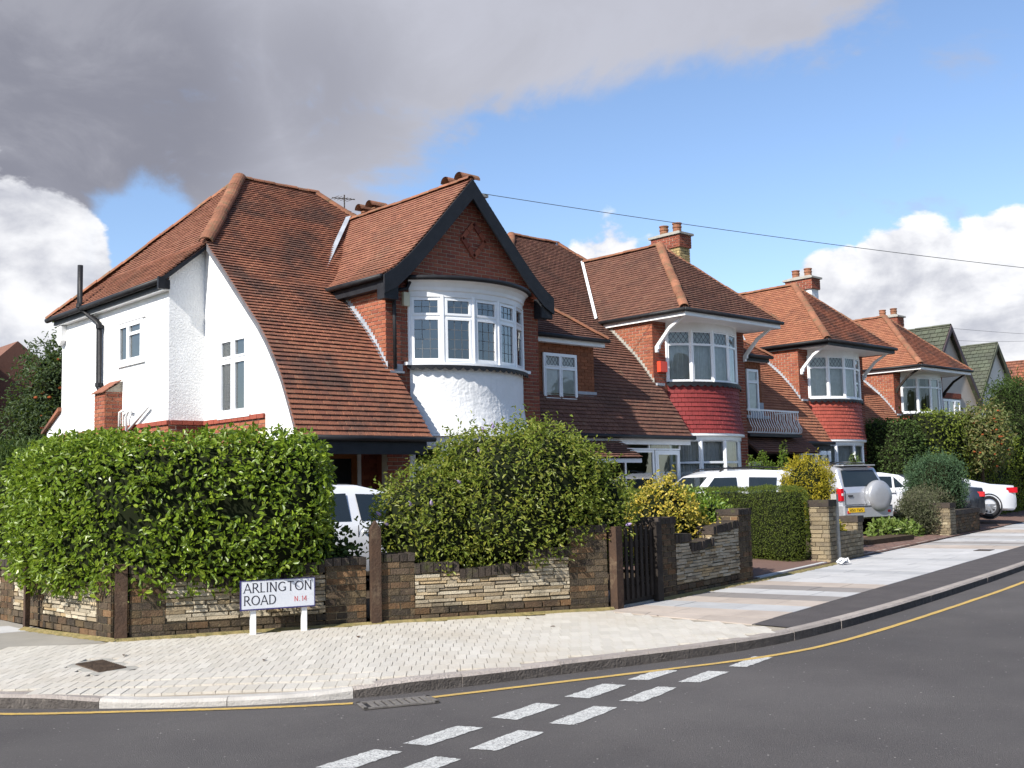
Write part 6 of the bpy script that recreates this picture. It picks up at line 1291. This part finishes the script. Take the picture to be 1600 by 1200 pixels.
    for ax in p['axles']:
        for sg_ in (1, -1):
            r = p.get('wr', .32); cen = Wd(ax, sg_*(w(ax)-.10), r); axd = nrm(Wd(0, sg_, 0)-Wd(0, 0, 0))
            ar = MB().lathe(cen+axd*.004, [(r+.055, .02), (r+.055, .104), (r+.02, .107), (r+.02, .02)], 30, axd).mk('wheel_arch', m_trim, t)
            wh = MB().lathe(cen-axd*.09, [(r*.6, 0), (r*.94, .005), (r, .04), (r, .16), (r*.94, .195), (r*.68, .20), (r*.66, .17)], 30, axd).mk('wheel', m_tyre, t, True)
            rm = MB().lathe(cen+axd*.04, [(r*.66, .03), (r*.66, .062), (r*.60, .066), (r*.60, .03)], 26, axd); e1 = nrm(np.cross(axd, V(0, 0, 1))); e2 = V(0, 0, 1)
            for k in range(p.get('spokes', 7)):
                al = 2*math.pi*k/p.get('spokes', 7); d = e1*math.cos(al)+e2*math.sin(al); sdv = np.cross(axd, d)*.035; rm.obox(cen+axd*.07-sdv, d*r*.62, 2*sdv, axd*.028)
            rm.lathe(cen+axd*.065, [(.07, 0), (.07, .035), (.02, .04)], 14, axd); rm.mk('rim', m_rim, wh)
            MB().lathe(cen+axd*.03, [(r*.64, 0), (r*.64, .004)], 24, axd).mk('brake_disc', m_trim, wh)
    bx = lambda nm, a0, a1, b0, b1, z0, z1, m, ch=.03: MB().prism([Wd(a0, b0+ch, z0), Wd(a0, b1-ch, z0), Wd(a0+ch*1.2 if a0 < 0 else a0, b1, z0), Wd(a1, b1, z0), Wd(a1, b0, z0), Wd(a0+ch*1.2 if a0 < 0 else a0, b0, z0)], V(0, 0, z1-z0)).mk(nm, m, t)
    for sp in p.get('boxes', []): bx(*sp)
    if p.get('plate'):
        b0, z0 = p['plate']; a0 = p.get('platex', -L/2-.12); MB().obox(Wd(a0, b0, z0), Wd(0, .50, 0)-Wd(0, 0, 0), Wd(-.012, 0, 0)-Wd(0, 0, 0), V(0, 0, .11)).mk('number_plate', m_plate, t)
        eu = nrm(Wd(0, -1, 0)-Wd(0, 0, 0)); mb, wd = lettering(p.get('reg', 'H50 TWS'), Wd(a0-.0135, b0+.47, z0+.02), eu, V(0, 0, 1), .066, .10, .14, False); mb.mk('plate_lettering', m_trim, t)
    if p.get('rails'):
        for sg_ in (1, -1):
            a, b = p['rails']; mb = MB().tube([Wd(a, sg_*.56, zt(a)+.0), Wd(a+.12, sg_*.56, zt(a+.12)+.055), Wd((a+b)/2, sg_*.56, zt((a+b)/2)+.06), Wd(b-.12, sg_*.56, zt(b-.12)+.055), Wd(b, sg_*.56, zt(b))], .018, 6); mb.mk('roof_rail', m_trim, t)
    if p.get('spare'):
        a0, b0, z0, r = p['spare']; ax = nrm(Wd(-1, 0, 0)-Wd(0, 0, 0)); MB().lathe(Wd(a0, b0, z0), [(r*.97, 0), (r*1.02, .05), (r, .15), (r*.90, .20), (r*.5, .225), (.02, .23)], 34, ax).mk('spare_wheel_cover', m_cover, t, True)
    return t, Wd
suv = dict(L=4.10, hw=.86, belt=1.06, tum=.30, sill=.34, wr=.34, prof=[(-2.05, .98), (-2.03, 1.08), (-1.78, 1.60), (-1.55, 1.66), (-.6, 1.70), (.25, 1.67), (.55, 1.58), (1.12, 1.12), (1.2, 1.09), (1.85, .98), (2.0, .86), (2.05, .70)],
           side=[[(.98, 1.10), (.10, 1.10), (.06, 1.52), (.52, 1.52)], [(-.06, 1.10), (-.74, 1.10), (-.80, 1.52), (-.02, 1.53)], [(-.90, 1.12), (-1.62, 1.16), (-1.58, 1.50), (-.92, 1.52)]],
           lines=[[(.03, .45), (.045, .45), (.045, 1.05), (.03, 1.05)], [(-.81, .6), (-.795, .6), (-.795, 1.05), (-.81, 1.05)]], handles=[(.18, .98), (-.66, .98)], rear=[(-.62, 1.13), (.62, 1.13), (.52, 1.53), (-.52, 1.53)], screen=[(-.66, 1.14), (.66, 1.14), (.52, 1.53), (-.52, 1.53)],
           axles=[-1.27, 1.25], rails=(-1.6, .3), spare=(-2.04, -.36, .90, .38), plate=(.16, .52),
           boxes=[('bumper', -2.17, -1.9, -.80, .80, .40, .68, None), ('tail_lamp', -2.062, -1.92, .655, .795, .80, 1.10, m_lampr), ('tail_lamp', -2.062, -1.92, -.795, -.655, .80, 1.10, m_lampr), ('fog_lamp', -2.18, -2.1, -.72, -.58, .50, .56, m_lampr), ('fog_lamp', -2.18, -2.1, .58, .72, .50, .56, m_lampr), ('spoiler', -1.92, -1.6, -.54, .54, 1.645, 1.675, None), ('tailgate_seam', -2.058, -2.03, .625, .637, .70, 1.04, m_trim, 0.), ('tailgate_seam', -2.058, -2.03, -.637, -.625, .70, 1.04, m_trim, 0.), ('tailgate_seam', -2.058, -2.03, -.625, .625, .695, .707, m_trim, 0.), ('tailgate_handle', -2.075, -2.03, .40, .54, .90, .935, m_trim, .005), ('lamp_centre', -2.068, -2.0, .67, .78, .925, .985, m_lampw), ('bumper_strip', -2.182, -2.0, -.78, .78, .655, .672, m_trim), ('headlight', 1.9, 2.04, .5, .78, .74, .9, m_lampw), ('headlight', 1.9, 2.04, -.78, -.5, .74, .9, m_lampw), ('bumper', 1.9, 2.12, -.74, .74, .38, .62, None)])
m_cover = mat('cover_silver', (.36, .37, .39), None, 2, .35, .4, metal=.3)
def with_paint(p, m): q = dict(p); q['boxes'] = [tuple(m if k is None else k for k in b) for b in p.get('boxes', [])]; return q
m_silver = paint('silver_paint', (.52, .53, .56), .55); m_whitec = paint('white_car_paint', (.76, .77, .79), .0); m_pearl = paint('pearl_paint', (.66, .68, .71), .25); m_darkc = paint('dark_car_paint', (.02, .024, .032), .3)
car('silver_suv', 'silver off-roader seen from behind with covered spare wheel and yellow plate', 24.86, 15.72, math.atan2(.96, .28), with_paint(suv, m_silver), m_silver, .27)
suv3 = dict(suv); suv3.update(side=[[(.98, 1.10), (-.02, 1.10), (-.06, 1.52), (.52, 1.52)], [(-.30, 1.14), (-1.02, 1.12), (-1.16, 1.50), (-.40, 1.52)], [(-1.20, 1.12), (-1.62, 1.16), (-1.58, 1.50), (-1.30, 1.52)]], lines=[[(-.12, .45), (-.105, .45), (-.105, 1.05), (-.12, 1.05)]], handles=[(0, .98)], spare=None, plate=None)
car('white_suv', 'white three door off-roader with dark roof rails behind the yew hedge', 20.62, 15.40, math.atan2(.35, -.937), with_paint(suv3, m_whitec), m_whitec, .17)
sal = dict(L=4.45, hw=.87, belt=.92, tum=.34, sill=.20, wr=.33, spokes=5, prof=[(-2.22, .80), (-2.18, .98), (-1.72, 1.04), (-1.15, 1.34), (-.6, 1.42), (.1, 1.43), (.5, 1.36), (1.15, .98), (1.25, .95), (2.0, .80), (2.2, .62)],
           side=[[(.98, .96), (.05, .96), (.02, 1.30), (.48, 1.30)], [(-.08, .96), (-.80, .97), (-.86, 1.29), (-.10, 1.31)], [(-.88, .97), (-1.22, .99), (-.94, 1.28), (-.93, 1.28)]], lines=[[(-.02, .35), (-.005, .35), (-.005, .92), (-.02, .92)], [(-.94, .65), (-.925, .65), (-.84, .92), (-.855, .92)]], handles=[(.14, .82), (-.76, .82)],
           rear=[(-.55, 1.07), (.55, 1.07), (.48, 1.32), (-.48, 1.32)], screen=[(-.62, 1.0), (.62, 1.0), (.5, 1.33), (-.5, 1.33)], axles=[-1.36, 1.34], boxes=[('tail_lamp', -2.235, -2.0, .52, .80, .74, .88, m_lampr), ('tail_lamp', -2.235, -2.0, -.80, -.52, .74, .88, m_lampr), ('headlight', 2.0, 2.19, .48, .78, .56, .70, m_lampw), ('headlight', 2.0, 2.19, -.78, -.48, .56, .70, m_lampw)])
car('white_saloon', 'white saloon car with alloy wheels beside the silver off-roader', 28.80, 16.72, math.atan2(.43, -.90), sal, m_whitec, .36)
cou = dict(sal); cou.update(L=4.5, belt=.90, prof=[(-2.25, .72), (-2.2, .96), (-1.5, 1.02), (-1.0, 1.14), (-.5, 1.28), (0, 1.31), (.4, 1.25), (1.0, .98), (1.15, .94), (2.0, .78), (2.23, .6)], side=[[(.85, .95), (-.30, .95), (-.36, 1.20), (.38, 1.19)], [(-.42, .96), (-.9, .99), (-.62, 1.16), (-.48, 1.19)]], rear=[(-.52, 1.05), (.52, 1.05), (.42, 1.25), (-.42, 1.25)], lines=[[(-.38, .35), (-.365, .35), (-.365, .9), (-.38, .9)]], handles=[(-.2, .80)], wr=.34, spokes=9,
             boxes=[('tail_lamp', -2.27, -1.92, .56, .84, .74, .90, m_lampr), ('tail_lamp', -2.27, -1.92, -.84, -.56, .74, .90, m_lampr)])
car('silver_coupe', 'pale silver coupe with red tail lamp at the right edge of the picture', 32.75, 16.2, math.atan2(.70, -.71), cou, m_pearl, .34)
car('dark_hatchback', 'dark car half hidden behind the lavender and juniper', 30.6, 16.1, math.atan2(.89, -.45), sal, m_darkc, .28)
hat = dict(sal); hat.update(belt=.94, prof=[(-2.1, .80), (-2.06, 1.0), (-1.80, 1.32), (-1.5, 1.43), (-.4, 1.50), (.1, 1.49), (.5, 1.40), (1.15, 1.0), (1.25, .97), (1.9, .82), (2.1, .62)], L=4.2, side=[[(1.02, .98), (.06, .98), (.03, 1.36), (.50, 1.34)], [(-.10, .98), (-.90, .99), (-.95, 1.35), (-.12, 1.37)]], rear=[(-.55, 1.06), (.55, 1.06), (.48, 1.30), (-.48, 1.30)], axles=[-1.28, 1.26],
             boxes=[('tail_lamp', -2.12, -1.9, .60, .82, .80, 1.0, m_lampr), ('tail_lamp', -2.12, -1.9, -.82, -.60, .80, 1.0, m_lampr), ('headlight', 1.85, 2.09, .48, .78, .56, .74, m_lampw), ('headlight', 1.85, 2.09, -.78, -.48, .56, .74, m_lampw)])
car('white_hatchback', 'white hatchback in the corner garden, glimpsed between hedge and shrub', 8.86, 13.62, math.atan2(-.10, 1.0), hat, m_whitec, .17)
# ------------------------------------------------------------------ houses far behind
def far_gable(name, label, x, y, w, zr, ze, depth, mroof, mwall, board, rot=0):
    c, s = math.cos(rot), math.sin(rot); t = thing(name, (x, y, 0), label, 'house'); Q = lambda a, b, z: V(x+c*a-s*b, y+s*a+c*b, z)
    MB().prism([Q(-w/2, 0, 0), Q(w/2, 0, 0), Q(w/2, 0, ze), Q(0, 0, zr-.08), Q(-w/2, 0, ze)], Q(0, depth, 0)-Q(0, 0, 0)).mk('wall', mwall, t)
    for sg_ in (1, -1):
        e = Q(sg_*(w/2+.25), -.25, ze-.25*(zr-ze)/(w/2)); r = Q(0, -.25, zr); ev = r-e; hl = np.linalg.norm(ev); eu = (Q(0, -1, 0)-Q(0, 0, 0))*(1 if sg_ < 0 else -1)
        S = plane_S(e if sg_ < 0 else e, eu, ev); pr = [rect(-(depth+.3), 0, 0, hl)] if sg_ < 0 else [rect(0, depth+.3, 0, hl)]
        d = deck_from(S, pr, mroof, t, 'roof'); pieces('roof_tile', d, mroof, S, pr, .28, .34, .02, .012, .5, .03, 60, int(x), .004)
        MB().prism([e, r, r-V(0, 0, .28), e-V(0, 0, .28)], Q(0, -.05, 0)-Q(0, 0, 0)).mk('barge_board', board, t)
    ridge_line(t, Q(0, -.25, zr+.02), Q(0, depth, zr+.02), .1, mroof, .45)
    return t, Q
m_creamw = mat('cream_wall', (.52, .45, .38), (.48, .42, .36), 2, .9, .2, .3, 30); m_palew = mat('pale_wall', (.60, .59, .54), (.56, .55, .5), 2, .9, .2, .3, 30); m_purple = mat('brown_barge', (.07, .05, .055), None, 4, .6)
t, Q = far_gable('gabled_house', 'cream gabled house with green grey roof and dark barge boards beyond the row', 50.2, 23.7, 5.6, 8.85, 5.3, 9, m_tileg, m_creamw, m_purple)
window(t, Q(-.9, -.02, 4.0), (1, 0, 0), 1.8, 1.3, [1, 1, 1], [1], .07, .05, None, None, m_glassd, back=True, setback=-.03); MB().box(Q(-1, 0, 0)[0], Q(1, 0, 0)[0], 23.62, 23.7, 5.35, 5.6).mk('lintel', m_brickd, t)
t, Q = far_gable('gabled_house', 'white gabled house with green grey roof behind the cream one', 61.6, 26.4, 6.0, 9.15, 5.4, 9, m_tileg, m_palew, m_tileg)
window(t, Q(-.9, -.02, 4.0), (1, 0, 0), 1.8, 1.3, [1, 1], [1], .07, .05, None, None, m_glassd, back=True, setback=-.03)
t, Q = far_gable('gabled_house', 'most distant house with rusty brown roof and white gable at the right edge', 78.0, 30.5, 6.4, 9.7, 5.6, 9, m_tile3f, m_palew, m_paint)
lh = thing('distant_brick_house', (8.5, 33, 0), 'dark brick house with stout chimney at the left edge', 'house')
MB().box(2.0, 12.5, 33, 42, 0, 3.2).mk('wall', m_render, lh); MB().box(1.8, 12.6, 32.9, 33, 3.1, 3.3).mk('eave_board', m_black, lh)
MB().prism([(7.6, 32.6, 3.3), (14.2, 32.6, 3.3), (10.55, 32.6, 6.15)], (0, 9, 0)).mk('roof', m_tile2, lh)
bs = MB().box(7.2, 9.6, 31.9, 32.6, 0, 5.35).mk('chimney_breast', m_mortar, lh); bricks(bs, m_brickd, (0, 31.9, 0), (1, 0, 0), [rect(7.2, 9.6, 2.2, 5.3)], 200, 601); bricks(bs, m_brickd, (9.6, 0, 0), (0, 1, 0), [rect(31.9, 32.6, 2.2, 5.3)], 30, 602)
MB().box(7.05, 9.75, 31.75, 32.75, 5.3, 5.55).mk('chimney_cap', m_brickd, lh)
for k in range(4): MB().lathe((7.5+k*.62, 32.25, 5.55), [(.17, 0), (.18, .22), (.2, .25), (.2, .32), (.14, .33)], 12).mk('chimney_pot', m_ridge, lh)
